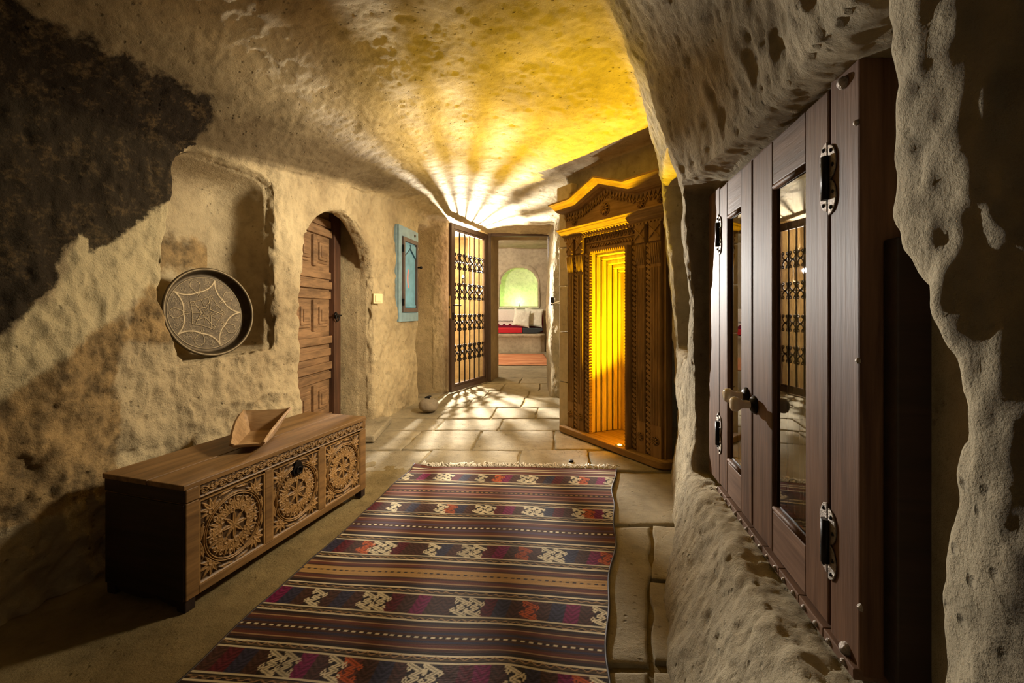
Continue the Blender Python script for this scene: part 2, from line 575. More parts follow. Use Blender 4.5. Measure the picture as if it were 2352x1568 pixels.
def build_cave():
    f32 = np.float32
    xs = np.arange(-2.25, 1.75, 0.016, dtype=f32)
    ys = [-0.5]
    while ys[-1] < 6.62:
        ys.append(ys[-1] + 0.0115 + 0.0045 * max(ys[-1], 0))
    ys = np.array(ys, dtype=f32)
    zs = np.arange(-0.08, 2.46, 0.016, dtype=f32)
    X, Y, Z = xs[:, None, None], ys[None, :, None], zs[None, None, :]
    y1 = ys
    # left wall
    XL = xl_of(y1)[None, :, None].astype(f32)
    XL = XL - f32(0.05) * sstep(0.55, 0.05, Z) * sstep(2.4, 1.2, Y)
    F1 = X - XL
    # right wall
    yk = sorted(XR_T)
    tab = np.array([[np.interp(z, XR_Z, XR_T[k]) for z in zs] for k in yk])
    XR = np.stack([np.interp(y1, yk, tab[:, j]) for j in range(len(zs))], 1)[None].astype(f32)
    F3 = XR - X
    # ceiling
    cz = np.interp(y1, [-0.5, 1.0, 2.5, 4.3, 4.55, 5.0, 5.7, 6.05], [2.20, 2.20, 2.19, 2.20, 2.17, 2.13, 2.10, 2.075])[None, :, None]
    jz = np.interp(y1, [-0.5, 0.8, 1.3, 1.9, 2.6, 3.3, 4.3, 5.0, 6.05], [1.60, 1.64, 1.66, 1.70, 1.80, 1.93, 2.08, 2.09, 2.06])[None, :, None]
    dL = np.clip((X - XL) / 0.95, 0, 1)
    shape = 1 - (1 - dL) ** 2.2
    ZC = (jz + (cz - jz) * shape).astype(f32)
    ZC = ZC - f32(0.075) * sstep(-0.1, 0.5, X) * sstep(2.0, 2.6, Y)
    F2 = ZC.astype(f32) - Z
    F = smin(F1, F2, f32(0.05))
    F = smin(F, F3, f32(0.05))
    F = np.minimum(F, f32(6.05) - Y)
    del F2, F3

    def box(ax, bx, ay, by, az, bz):
        r = np.minimum(np.minimum(X - f32(ax), f32(bx) - X), np.minimum(Y - f32(ay), f32(by) - Y))
        return np.minimum(r, np.minimum(Z - f32(az), f32(bz) - Z))
    # cupboard recess in the right wall
    lipz = [0.0, 0.35, 0.62, 0.80, 0.89, 0.94, 1.03, 1.14, 1.20, 1.36, 1.50]
    lipy = [0.56, 0.54, 0.515, 0.49, 0.478, 0.49, 0.535, 0.575, 0.575, 0.575, 0.60]
    ye = np.interp(zs, lipz, lipy)[None, None, :].astype(f32)
    top = (f32(1.44) + (X - f32(0.62)) * f32(-0.15) + (f32(0.05) * (Y - f32(0.8))))
    R = np.minimum(f32(CUP_A + 0.035) + f32(CUP_S) * Y + f32(0.05) * sstep(0.765, 0.725, Y) - X, (Y - ye) * f32(0.6))
    R = np.minimum(smin(R, (f32(1.735) - Y), f32(0.03)), X)
    R = np.minimum(R, np.minimum(Z - f32(0.352), top - Z))
    F = smax(F, R, f32(0.012))
    R = np.minimum(f32(CUP_A + 0.17) + f32(CUP_S) * Y - X, np.minimum(Y - f32(0.80), f32(1.62) - Y))
    R = np.minimum(np.minimum(R, X), np.minimum(Z - f32(0.42), f32(1.40) - Z))
    F = np.maximum(F, R)
    # tray niche in the left wall
    nl = np.interp(zs, [0.70, 0.78, 0.93, 1.05, 1.5, 1.7], [1.95, 1.925, 1.845, 1.83, 1.875, 1.90])[None, None, :].astype(f32)
    N = smin(X - (XL - f32(0.27)), (f32(2.42) - Y), f32(0.10))
    N = np.minimum(N, Y - nl)
    N = smin(N, f32(1.72) - Z - f32(0.25) * np.maximum(0, XL - X), f32(0.10))
    N = np.minimum(N, Z - (f32(0.765) + f32(0.05) * (Y - f32(1.9))))
    F = smax(F, N, f32(0.02))
    # door alcove
    yc, hw, spring, apex = 3.20, 0.565, 1.20, 1.715
    q = (Y - f32(yc)) / f32(hw)
    archz = f32(spring) + f32(apex - spring) * np.sqrt(np.clip(1 - q * q, 0, 1))
    A = np.minimum(np.minimum(Y - f32(yc - hw), f32(yc + hw) - Y), archz - Z)
    A = np.minimum(A, X - (XL - f32(0.14)))
    F = smax(F, A, f32(0.03))
    A = np.minimum(np.minimum(Y - f32(2.60), f32(3.76) - Y), f32(1.80) - Z)
    A = np.minimum(A, np.minimum(X - (XL - f32(0.36)), (XL - f32(0.11)) - X))
    F = np.maximum(F, A)
    # recess beside the gate
    q = np.clip((Y - f32(5.05)) / f32(0.25), -1, 1)
    A = np.minimum(np.minimum(X - f32(-1.28), f32(-0.86) - X), np.minimum(Y - f32(4.82), f32(5.26) - Y))
    A = np.minimum(A, f32(1.98) + f32(0.10) * np.clip((X + f32(1.05)) * 4, -1, 1) - Z)
    F = smax(F, A, f32(0.03))
    # chamber behind the gate, its lamp niche, the doorway
    F = smax(F, np.minimum(box(-1.6, -0.62, 5.42, 6.30, -1, 2.02), X + f32(5)), f32(0.02))
    q = (X - f32(-0.72)) / f32(0.17)
    A = np.minimum(np.minimum(f32(0.17) - np.abs(X - f32(-0.72)), Z - f32(1.36)), f32(1.60) + f32(0.2) * np.sqrt(np.clip(1 - q * q, 0, 1)) - Z)
    A = np.minimum(A, np.minimum(Y - f32(5.9), f32(6.46) - Y))
    F = smax(F, A, f32(0.02))
    dl = f32(-0.291) + f32(0.163) * (Y - f32(6.06))
    F = np.maximum(F, np.minimum(np.minimum(X - dl, f32(0.53) - X), np.minimum(np.minimum(Y - f32(5.9), f32(7) - Y), f32(2.055) - Z)))
    # portal opening
    nx, ny = -0.853, -0.523
    pu = (X - f32(0.457)) * f32(0.523) + (Y - f32(3.6)) * f32(-0.853)
    pn = (X - f32(0.457)) * f32(nx) + (Y - f32(3.6)) * f32(ny)
    A = np.minimum(np.minimum(pu - f32(0.22), f32(0.77) - pu), np.minimum(pn + f32(0.52), f32(0.3) - pn))
    A = np.minimum(A, f32(1.50) - Z)
    F = np.maximum(F, A)
    F = np.ascontiguousarray(F, dtype=f32)
    # ---- surface nets
    S = F > 0
    c = np.zeros(tuple(n - 1 for n in F.shape), np.uint8)
    for dx in (0, 1):
        for dy in (0, 1):
            for dz in (0, 1):
                c += S[dx:F.shape[0] - 1 + dx, dy:F.shape[1] - 1 + dy, dz:F.shape[2] - 1 + dz]
    act = (c > 0) & (c < 8)
    I, J, K = np.nonzero(act)
    vid = np.full(act.shape, -1, np.int32)
    vid[I, J, K] = np.arange(len(I), dtype=np.int32)
    acc = np.zeros((len(I), 3))
    cnt = np.zeros(len(I))
    corner = {(a, b, d): F[I + a, J + b, K + d].astype(np.float64) for a in (0, 1) for b in (0, 1) for d in (0, 1)}
    for p in corner:
        for ax in range(3):
            if p[ax] == 0:
                q = list(p)
                q[ax] = 1
                q = tuple(q)
                f0, f1 = corner[p], corner[q]
                m = (f0 > 0) != (f1 > 0)
                t = np.where(m, f0 / np.where(m, f0 - f1, 1), 0)
                pos = np.zeros((len(I), 3))
                for d in range(3):
                    pos[:, d] = p[d]
                pos[:, ax] = t
                acc += pos * m[:, None]
                cnt += m
    acc /= cnt[:, None]
    fr = acc

    def world(arr, idx, f):
        return arr[idx] + (arr[idx + 1] - arr[idx]) * f
    V = np.stack([world(xs, I, fr[:, 0]), world(ys, J, fr[:, 1]), world(zs, K, fr[:, 2])], 1).astype(np.float64)
    quads = []
    for ax in range(3):
        sl0 = [slice(1, -1)] * 3
        sl1 = [slice(1, -1)] * 3
        sl0[ax] = slice(0, -1)
        sl1[ax] = slice(1, None)
        s0, s1 = S[tuple(sl0)], S[tuple(sl1)]
        d = s0 != s1
        i, j, k = np.nonzero(d)
        off = [1, 1, 1]
        off[ax] = 0
        i, j, k = i + off[0], j + off[1], k + off[2]
        sgn = S[i, j, k]
        b, cc = [(1, 2), (2, 0), (0, 1)][ax]
        def cell(db, dc):
            o = [i.copy(), j.copy(), k.copy()]
            o[b] -= db
            o[cc] -= dc
            return vid[o[0], o[1], o[2]]
        qd = np.stack([cell(0, 0), cell(1, 0), cell(1, 1), cell(0, 1)], 1)
        qd[sgn] = qd[sgn][:, ::-1]
        quads.append(qd)
    Q = np.concatenate(quads)
    Q = Q[(Q >= 0).all(1)]
    return V, Q


def subdivide(V, Q):
    """one Catmull-Clark step through Blender's own modifier"""
    tmp = np_mesh('tmp', V, Q, None)
    md = tmp.modifiers.new('s', 'SUBSURF')
    md.levels = md.render_levels = 1
    dg = bpy.context.evaluated_depsgraph_get()
    ev = tmp.evaluated_get(dg)
    me = bpy.data.meshes.new_from_object(ev)
    n = len(me.vertices)
    V2 = np.empty(n * 3, np.float32)
    me.vertices.foreach_get('co', V2)
    Q2 = np.empty(len(me.loops), np.int32)
    me.loops.foreach_get('vertex_index', Q2)
    bpy.data.objects.remove(tmp)
    bpy.data.meshes.remove(me)
    return V2.reshape(-1, 3).astype(np.float64), Q2.reshape(-1, 4)


def vnormals(V, Q):
    n = np.cross(V[Q[:, 2]] - V[Q[:, 0]], V[Q[:, 3]] - V[Q[:, 1]])
    N = np.zeros_like(V)
    for k in range(4):
        for d in range(3):
            N[:, d] += np.bincount(Q[:, k], n[:, d], len(V))
    return N / np.maximum(np.linalg.norm(N, axis=1, keepdims=True), 1e-12)


def poly_sd(pts, poly):
    """signed distance to polygon, positive inside"""
    d = np.full(len(pts), 1e9)
    inside = np.zeros(len(pts), bool)
    n = len(poly)
    for i in range(n):
        a, b = np.array(poly[i]), np.array(poly[(i + 1) % n])
        e = b - a
        w = pts - a
        t = np.clip((w @ e) / (e @ e), 0, 1)
        d = np.minimum(d, np.linalg.norm(w - t[:, None] * e, axis=1))
        cond = (a[1] > pts[:, 1]) != (b[1] > pts[:, 1])
        with np.errstate(divide='ignore', invalid='ignore'):
            xi = a[0] + (pts[:, 1] - a[1]) / (b[1] - a[1]) * e[0]
        inside ^= cond & (pts[:, 0] < xi)
    return np.where(inside, d, -d)


def left_plane(px, py):
    """photograph measure -> (y, z) on the left wall, whose line is x = -1.936+.246*y there"""
    y = 1.936 / (0.246 - (px - 1176) / F_PX)
    return y, CAM_Z + (HORIZON - py) / F_PX * y


def cave():
    V, Q = build_cave()
    V, Q = subdivide(V, Q)
    N = vnormals(V, Q)
    # relief: broad lumps, chisel dents, pits
    ceil_w = sstep(-0.3, -0.8, N[:, 2])
    smooth_zone = np.zeros(len(V))
    y, z, x = V[:, 1], V[:, 2], V[:, 0]
    left = x < -0.6
    smooth_zone = np.maximum(smooth_zone, (left & (x < xl_of(y) - 0.06)).astype(float) * 0.8)
    rec = (x > 0.45) & (np.abs(x - (CUP_A + 0.035 + CUP_S * y) - 0.05 * sstep(0.765, 0.725, y)) < 0.03) & (y < 1.85) & (z > 0.34) & (z < 1.46)
    cav = (x > CUP_A + 0.05 + CUP_S * y) & (y < 1.66) & (z > 0.4) & (z < 1.42)
    smooth_zone = np.maximum(smooth_zone, rec * 0.9)
    smooth_zone = np.maximum(smooth_zone, cav * 1.0)
    portal = (y > 2.70) & (y < 3.75) & (x > 0.35)
    smooth_zone = np.maximum(smooth_zone, portal * 0.97 * (z < 2.0))
    smooth_zone = np.maximum(smooth_zone, (y > 6.04) * 0.9)
    amp = 1 - smooth_zone
    rugged = np.where(left & (z < 1.05) & (y < 2.7), 1.5, 1.0)
    d = 0.022 * fbm(V, 3.2, 2, 0.5, 1) * np.where(y > 5.2, 0.4, 1.0)
    d += 0.0048 * fbm(V, 12.0, 2, 0.5, 5) * np.where(x > 0.2, 0.7, 1.5 * rugged)
    crag = np.where(left & (y > 1.9) & (y < 5.2), 1.0, 0.25) * sstep(0.2, 0.0, ceil_w)
    d += crag * 0.016 * ((1 - np.abs(fbm(V, 4.5, 2, 0.5, 31))).clip(0, 1) ** 3 - 0.35)
    p2 = V * np.array([1.0, 1.0, 0.6])
    d += 0.0045 * fbm(p2, 34.0, 2, 0.6, 9) * np.where(left, 1.25 * rugged, 1.0)
    hole = np.maximum(0, fbm(V, np.where(x > 0.2, 1.9, 1.0)[:, None] * 19.0, 1, 0.5, 21) - 0.62) * np.where(x > 0.2, 0.016, 0.030)
    hole += np.maximum(0, fbm(V, 48.0, 1, 0.5, 25) - 0.45) * 0.010 * rugged
    d -= hole * np.where(x > 0.2, sstep(0.55, 0.9, y) * 0.8 + 0.2, 1.0)
    d *= amp * np.where(ceil_w > 0.5, 0.6, 1.0)
    # chisel bites along the top of the cupboard recess
    band = np.exp(-((z - 1.56) / 0.07) ** 2) * (x > 0.3) * (y > 0.45) * (y < 1.75)
    d -= band * np.maximum(0, np.sin(y * 46 + 2.0 * vnoise(V * 9, 3)) * 0.6 + 0.5 * vnoise(V * 22, 8)) * 0.016
    V = V + N * d[:, None]
    fn = N[Q].mean(1)
    fc = V[Q].mean(1)
    keep = (fc[:, 1] > -0.46) & (fc[:, 1] < 6.58) & (fc[:, 2] > -0.07)
    Q, fn, fc = Q[keep], fn[keep], fc[keep]
    is_ceil = (fc[:, 2] > 1.5) & (fn[:, 2] < -0.62) & (fc[:, 0] > xl_of(fc[:, 1]) - 0.02) & (fc[:, 1] < 6.04)
    is_right = fc[:, 0] > 0.30
    is_right &= ~((fc[:, 1] > 5.98) & (fc[:, 0] < 0.40))
    is_back = (~is_right) & (fc[:, 1] > 5.40)
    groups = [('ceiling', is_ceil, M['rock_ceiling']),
              ('wall_right', is_right & ~is_ceil, M['rock_right']),
              ('wall_back', is_back & ~is_ceil, M['rock_chamber']),
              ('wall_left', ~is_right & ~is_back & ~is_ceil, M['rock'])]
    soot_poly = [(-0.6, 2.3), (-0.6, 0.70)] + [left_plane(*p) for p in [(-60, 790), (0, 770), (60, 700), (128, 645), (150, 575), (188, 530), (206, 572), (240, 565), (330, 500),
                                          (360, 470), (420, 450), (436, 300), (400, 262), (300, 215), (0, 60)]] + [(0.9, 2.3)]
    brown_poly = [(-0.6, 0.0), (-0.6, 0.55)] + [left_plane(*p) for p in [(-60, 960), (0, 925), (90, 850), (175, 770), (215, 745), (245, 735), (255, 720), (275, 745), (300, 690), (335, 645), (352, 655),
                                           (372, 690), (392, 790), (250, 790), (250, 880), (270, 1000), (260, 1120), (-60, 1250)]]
    pale_poly = [left_plane(*p) for p in [(-60, 790), (0, 770), (128, 645), (180, 535), (420, 450), (400, 560), (386, 700), (300, 690), (0, 925), (-60, 950)]]
    for name, mask, m in groups:
        q = Q[mask]
        used, inv = np.unique(q, return_inverse=True)
        o = np_mesh(name, V[used], inv.reshape(-1, 4), m)
        struct(o)
        v = V[used]
        if name == 'wall_right':
            float_attr(o, 'painted_shade', sstep(0.49, 0.37, v[:, 1]) * 0.62)  # near end darkened in colour, standing in for its shade
        if name == 'wall_left' or name == 'ceiling':
            yz = v[:, 1:3]
            on = sstep(2.15, 1.95, v[:, 1]) * (v[:, 0] < -0.9)
            soft = lambda sd: np.clip(sd / 0.10 + 0.5, 0, 1)
            # the ceiling slopes, so there the soot ends along a line of its own
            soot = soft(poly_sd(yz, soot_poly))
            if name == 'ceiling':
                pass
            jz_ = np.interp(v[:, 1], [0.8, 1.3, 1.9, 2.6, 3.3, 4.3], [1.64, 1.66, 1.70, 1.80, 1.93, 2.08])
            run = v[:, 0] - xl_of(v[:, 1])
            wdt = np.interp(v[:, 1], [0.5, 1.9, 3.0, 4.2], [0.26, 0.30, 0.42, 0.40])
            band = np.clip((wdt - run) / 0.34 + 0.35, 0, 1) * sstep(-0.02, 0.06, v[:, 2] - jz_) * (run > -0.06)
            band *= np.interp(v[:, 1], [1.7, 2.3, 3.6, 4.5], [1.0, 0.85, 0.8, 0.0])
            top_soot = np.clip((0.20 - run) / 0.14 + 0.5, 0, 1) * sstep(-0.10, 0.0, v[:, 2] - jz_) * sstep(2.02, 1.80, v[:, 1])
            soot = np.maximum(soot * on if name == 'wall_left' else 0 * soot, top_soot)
            float_attr(o, 'painted_shade', band)  # soft dark band, shade painted along the ceiling's left edge
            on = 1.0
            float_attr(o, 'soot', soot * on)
            if name == 'wall_left':
                inn = v[:, 0] > xl_of(v[:, 1]) - 0.08
                nb_ = np.exp(-((v[:, 2] - 1.27) / 0.13) ** 2) * (v[:, 0] < xl_of(v[:, 1]) - 0.12) * (v[:, 1] < 2.3) * 0.75
                on = sstep(2.15, 1.95, v[:, 1]) * (v[:, 0] < -0.9)
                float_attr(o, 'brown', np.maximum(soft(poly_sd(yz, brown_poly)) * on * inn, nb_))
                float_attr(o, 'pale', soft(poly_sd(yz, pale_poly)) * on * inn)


cave()


# ------------------------------------------------------------------ floor: rough bedrock with stone slabs laid in it
def floor_and_slabs():
    nx, ny = 150, 330
    xs = np.linspace(-1.9, 1.5, nx)
    ys = np.concatenate([np.linspace(-0.5, 3.2, 230), np.linspace(3.22, 6.6, 100)])
    Xg, Yg = np.meshgrid(xs, ys, indexing='ij')
    p = np.stack([Xg.ravel(), Yg.ravel(), np.zeros(Xg.size)], 1)
    rough = sstep(-0.48, -0.62, p[:, 0]) * sstep(3.2, 2.7, p[:, 1])
    z = -0.016 + rough * 0.012 + 0.006 * fbm(p, 5, 2, 0.5, 3) * (0.3 + rough) + 0.003 * fbm(p, 30, 2, 0.6, 4)
    z = np.minimum(z, 0.004)
    z -= 0.02 * (p[:, 1] > 6.5)
    p[:, 2] = z
    base = struct(np_mesh('floor', p, grid_faces(nx, len(ys)), M['floor']))
    # slab corners, listed row by row: (left near, right near, right far, left far)
    quads = []
    quads += [[(0.10, 2.05), (0.80, 2.04), (1.05, 2.67), (0.12, 2.69)],
              [(-0.30, 1.23), (0.385, 1.225), (0.642, 2.02), (-0.28, 2.03)],
              [(0.405, 1.25), (0.60, 1.24), (0.72, 1.585), (0.512, 1.60)],
              [(0.520, 1.62), (0.74, 1.605), (0.86, 2.02), (0.660, 2.025)],
              [(-0.6, 0.30), (0.10, 0.28), (0.20, 0.66), (-0.6, 0.68)],
              [(0.12, 0.28), (0.50, 0.28), (0.48, 0.66), (0.22, 0.66)],
              [(-0.6, 0.70), (0.22, 0.68), (0.376, 1.21), (-0.6, 1.215)],
              [(0.24, 0.68), (0.48, 0.68), (0.585, 1.22), (0.395, 1.21)],
              [(-0.45, 2.05), (0.085, 2.05), (0.10, 2.69), (-0.42, 2.70)]]
    rows = [2.71, 3.12, 3.62, 4.02, 4.48, 4.98, 5.42, 5.95, 6.50]
    cols = [[-1.30, -0.62, 0.02, 0.50, 1.02], [-1.30, -0.80, -0.30, 0.30, 0.95], [-1.28, -0.66, -0.12, 0.52, 0.80],
            [-1.24, -0.70, -0.20, 0.22, 0.75], [-1.2, -0.92, -0.48, 0.10, 0.75], [-1.25, -0.85, -0.33, 0.18, 0.75],
            [-1.6, -1.1, -0.62, -0.14, 0.34, 0.66], [-1.6, -1.0, -0.45, 0.10, 0.60]]
    rr = random.Random(3)
    for r in range(len(rows) - 1):
        for c in range(len(cols[r]) - 1):
            a, b = cols[r][c], cols[r][c + 1]
            y0, y1 = rows[r], rows[r + 1]
            sk = 0.10 * (y1 - y0)
            tl = lambda: rr.uniform(-0.018, 0.018)
            quads.append([(a + 0.008, y0 + 0.008 + tl()), (b - 0.008, y0 + 0.008 + tl()), (b - 0.008 + sk, y1 - 0.008 + tl()), (a + 0.008 + sk, y1 - 0.008 + tl())])
    mats = M['slab']
    for qi, qd in enumerate(quads):
        n = 26 if qi < 9 else 14
        u = np.linspace(0, 1, n)
        # two extra rings at the rim for the rounded, dropping edge
        u = np.concatenate([[0, 0.004, 0.02], u[1:-1], [0.98, 0.996, 1]])
        k = len(u)
        U, Vv = np.meshgrid(u, u, indexing='ij')
        c4 = [np.array(c) for c in qd]
        pts = ((1 - U) * (1 - Vv))[..., None] * c4[0] + (U * (1 - Vv))[..., None] * c4[1] + (U * Vv)[..., None] * c4[2] + ((1 - U) * Vv)[..., None] * c4[3]
        pts = pts.reshape(-1, 2)
        p3 = np.stack([pts[:, 0], pts[:, 1], np.zeros(len(pts))], 1)
        e = np.minimum(np.minimum(U, 1 - U), np.minimum(Vv, 1 - Vv)).ravel()
        wob = fbm(p3, 9, 2, 0.5, 40 + qi)
        wob2 = fbm(p3 + 5, 9, 2, 0.5, 80 + qi)
        w = 0.009 * sstep(0.25, 0, e)
        p3[:, 0] += w * wob
        p3[:, 1] += w * wob2
        lift = rr.uniform(-0.003, 0.002)
        p3[:, 2] = lift + 0.0025 * fbm(p3, 8, 2, 0.5, 60) - 0.004 * sstep(0.03, 0.004, e) - 0.03 * (e < 0.002)
        p3[:, 2] = np.minimum(p3[:, 2], 0.004)
        np_mesh('stone_slab', p3, grid_faces(k, k), mats, base)


floor_and_slabs()


# ------------------------------------------------------------------ the room beyond the doorway
def room():
    def sheet(name, p0, du, dv, nu, nv, m, amp=0.015, seed=0, hole=None):
        u, v = np.meshgrid(np.linspace(0, 1, nu), np.linspace(0, 1, nv), indexing='ij')
        p = np.array(p0) + u.reshape(-1, 1) * np.array(du) + v.reshape(-1, 1) * np.array(dv)
        n = np.cross(du, dv)
        n = n / np.linalg.norm(n)
        p = p + n * (amp * fbm(p, 2.5, 3, 0.5, seed))[:, None]
        return struct(np_mesh(name, p, grid_faces(nu, nv), m))
    yb = 10.9
    # back wall with an arched niche cut into it
    nu, nv = 220, 150
    xs = np.linspace(-2.6, 2.2, nu)
    zs = np.linspace(-0.05, 2.75, nv)
    Xg, Zg = np.meshgrid(xs, zs, indexing='ij')
    p = np.stack([Xg.ravel(), np.full(Xg.size, yb), Zg.ravel()], 1)
    q = (p[:, 0] - 0.175) / 0.485
    top = 1.60 + 0.47 * np.sqrt(np.clip(1 - np.abs(q) ** 2.3, 0, 1))
    sd = np.minimum(np.minimum(0.485 - np.abs(p[:, 0] - 0.175) - 0.02 * (p[:, 2] - 1.08), p[:, 2] - 1.08), top - p[:, 2])
    ins = sstep(-0.012, 0.012, sd)
    p[:, 1] += 0.012 * fbm(p, 3, 3, 0.5, 7)
    depth = ins * 0.28
    f = grid_faces(nu, nv)
    wall = p.copy()
    inside = sd > 0.0
    fin = inside[f].all(1)
    struct(np_mesh('wall_far', wall, f[~fin][:, ::-1], M['room_wall']))
    # the niche: its own shell, curved back and side
    na, nr = 60, 18
    a = np.linspace(0, 1, na)
    prof = []
    for t in a:  # outline from sill left, over the arch, to sill right
        if t < 0.25:
            prof.append((0.175 - 0.49, 1.075 + (1.60 - 1.075) * t / 0.25))
        elif t > 0.75:
            prof.append((0.175 + 0.49, 1.60 - (1.60 - 1.075) * (t - 0.75) / 0.25))
        else:
            th = math.pi * (1 - (t - 0.25) / 0.5)
            prof.append((0.175 + 0.49 * math.copysign(abs(math.cos(th)) ** 0.87, math.cos(th)), 1.60 + 0.475 * math.sin(th) ** 0.87))
    prof = np.array(prof)
    c = np.array([0.175, 1.07])
    V = []
    for k in range(nr):
        s = k / (nr - 1)
        sc = math.cos(s * math.pi / 2) ** 0.45
        V.append(np.stack([c[0] + (prof[:, 0] - c[0]) * sc, np.full(na, yb - 0.005 + 0.34 * math.sin(s * math.pi / 2)), c[1] + (prof[:, 1] - c[1]) * sc], 1))
    V = np.concatenate(V)
    V[:, 1] += 0.012 * fbm(V, 9, 2, 0.5, 5)
    struct(np_mesh('trim_4', V, grid_faces(nr, na), M['niche_plaster']))
    F2 = np.concatenate([np.stack([c[0] + (prof[:, 0] - c[0]) * k, np.full(na, yy), c[1] + (prof[:, 1] - c[1]) * k], 1)
                         for k, yy in ((1.10, yb + 0.004), (1.07, yb - 0.022), (1.0, yb - 0.026), (0.985, yb + 0.01))])
    F2[:, [0, 2]] += (0.010 * fbm(F2 * np.array([1, 0, 1]), 8, 2, 0.5, 3))[:, None]
    struct(np_mesh('trim_6', F2, grid_faces(4, na), M['room_wall']))
    mb = MB().box(0.175 - 0.5, 0.175 + 0.5, yb - 0.03, yb + 0.36, 1.03, 1.078)
    struct(mb.build('trim_5', M['niche_plaster'], None, 0.01))
    sheet('wall_room_left', (-2.6, 6.5, -0.05), (0, 4.5, 0), (0, 0, 2.8), 60, 40, M['room_wall'])
    sheet('wall_room_right', (2.2, 11.0, -0.05), (0, -4.5, 0), (0, 0, 2.8), 60, 40, M['room_wall'])
    sheet('ceiling_room', (-2.7, 6.4, 2.56), (5.0, 0, 0), (0, 4.7, -0.03), 60, 60, M['room_wall'])
    for nm, x0, x1, z0 in (('wall_room_front', -2.6, -0.24, -0.05), ('wall_room_front', 0.56, 2.3, -0.05), ('wall_room_front', -0.24, 0.56, 2.08)):
        sheet(nm, (x1, 6.57, z0), (x0 - x1, 0, 0), (0, 0, 2.7 - z0), 30, 30, M['room_wall'], 0.004)
    o = sheet('floor_room', (-2.7, 6.5, -0.005), (5.0, 0, 0), (0, 4.6, 0), 70, 70, M['slab'], 0.004, 3)
    # stone bench below the niche
    u = np.linspace(0, 1, 90)
    prof = [(yb - 0.075, 0.43), (10.42, 0.435), (10.36, 0.425), (10.34, 0.40), (10.36, 0.36), (10.385, 0.33), (10.39, 0.20), (10.37, 0.10), (10.34, 0.0), (10.34, -0.03)]
    V = []
    for t in u:
        x = -2.4 + 3.18 * t
        for (yy, zz) in prof:
            round_end = 0.10 * sstep(0.965, 1.0, np.array(t))
            V.append((x, yy + float(round_end) * (10.82 - yy) / 0.5, zz))
    V = np.array(V)
    V += 0.006 * np.stack([0 * V[:, 0], fbm(V, 6, 2, 0.5, 2), fbm(V, 6, 2, 0.5, 6)], 1)
    b = np_mesh('stone_bench', V, grid_faces(len(u), len(prof)), M['room_wall'])
    e0 = (len(u) - 1) * len(prof)
    tag(b, 'long pale stone bench built along the far room wall', 'bench')


room()


def pillow_mesh(w, h, t, n=22, pinch=0.10):
    u = np.linspace(-1, 1, n)
    U, Vv = np.meshgrid(u, u, indexing='ij')
    prof = (np.clip(1 - U ** 2, 0, 1) * np.clip(1 - Vv ** 2, 0, 1)) ** 0.38
    sx = 1 - pinch * (1 - Vv ** 2) * 0.6
    sy = 1 - pinch * (1 - U ** 2) * 0.6
    # edges bow inwards between the corners
    bx = U * (1 - pinch * (1 - np.abs(Vv) ** 2) * np.abs(U))
    bz = Vv * (1 - pinch * (1 - np.abs(U) ** 2) * np.abs(Vv))
    A = np.stack([bx * w / 2, -prof * t / 2, bz * h / 2], -1).reshape(-1, 3)
    B = np.stack([bx * w / 2, prof * t / 2, bz * h / 2], -1).reshape(-1, 3)
    f = grid_faces(n, n)
    return np.concatenate([A, B]), np.concatenate([f, f[:, ::-1] + len(A)])


def slab_cushion(name, x0, x1, y0, y1, z0, z1, m):
    nx = 40
    V = []
    prof = [(y1, z0), (y0 + 0.02, z0), (y0, z0 + 0.025), (y0, z1 - 0.03), (y0 + 0.025, z1), (y1, z1 + 0.005), (y1, z0)]
    for i in range(nx):
        t = i / (nx - 1)
        for yy, zz in prof:
            V.append((x0 + (x1 - x0) * t, yy, zz))
    V = np.array(V)
    V[:, 2] += 0.004 * fbm(V, 5, 2, 0.5, 3) * (V[:, 2] > (z0 + z1) / 2)
    o = np_mesh(name, V, grid_faces(nx, len(prof)), m, None, False)
    me = o.data
    return o


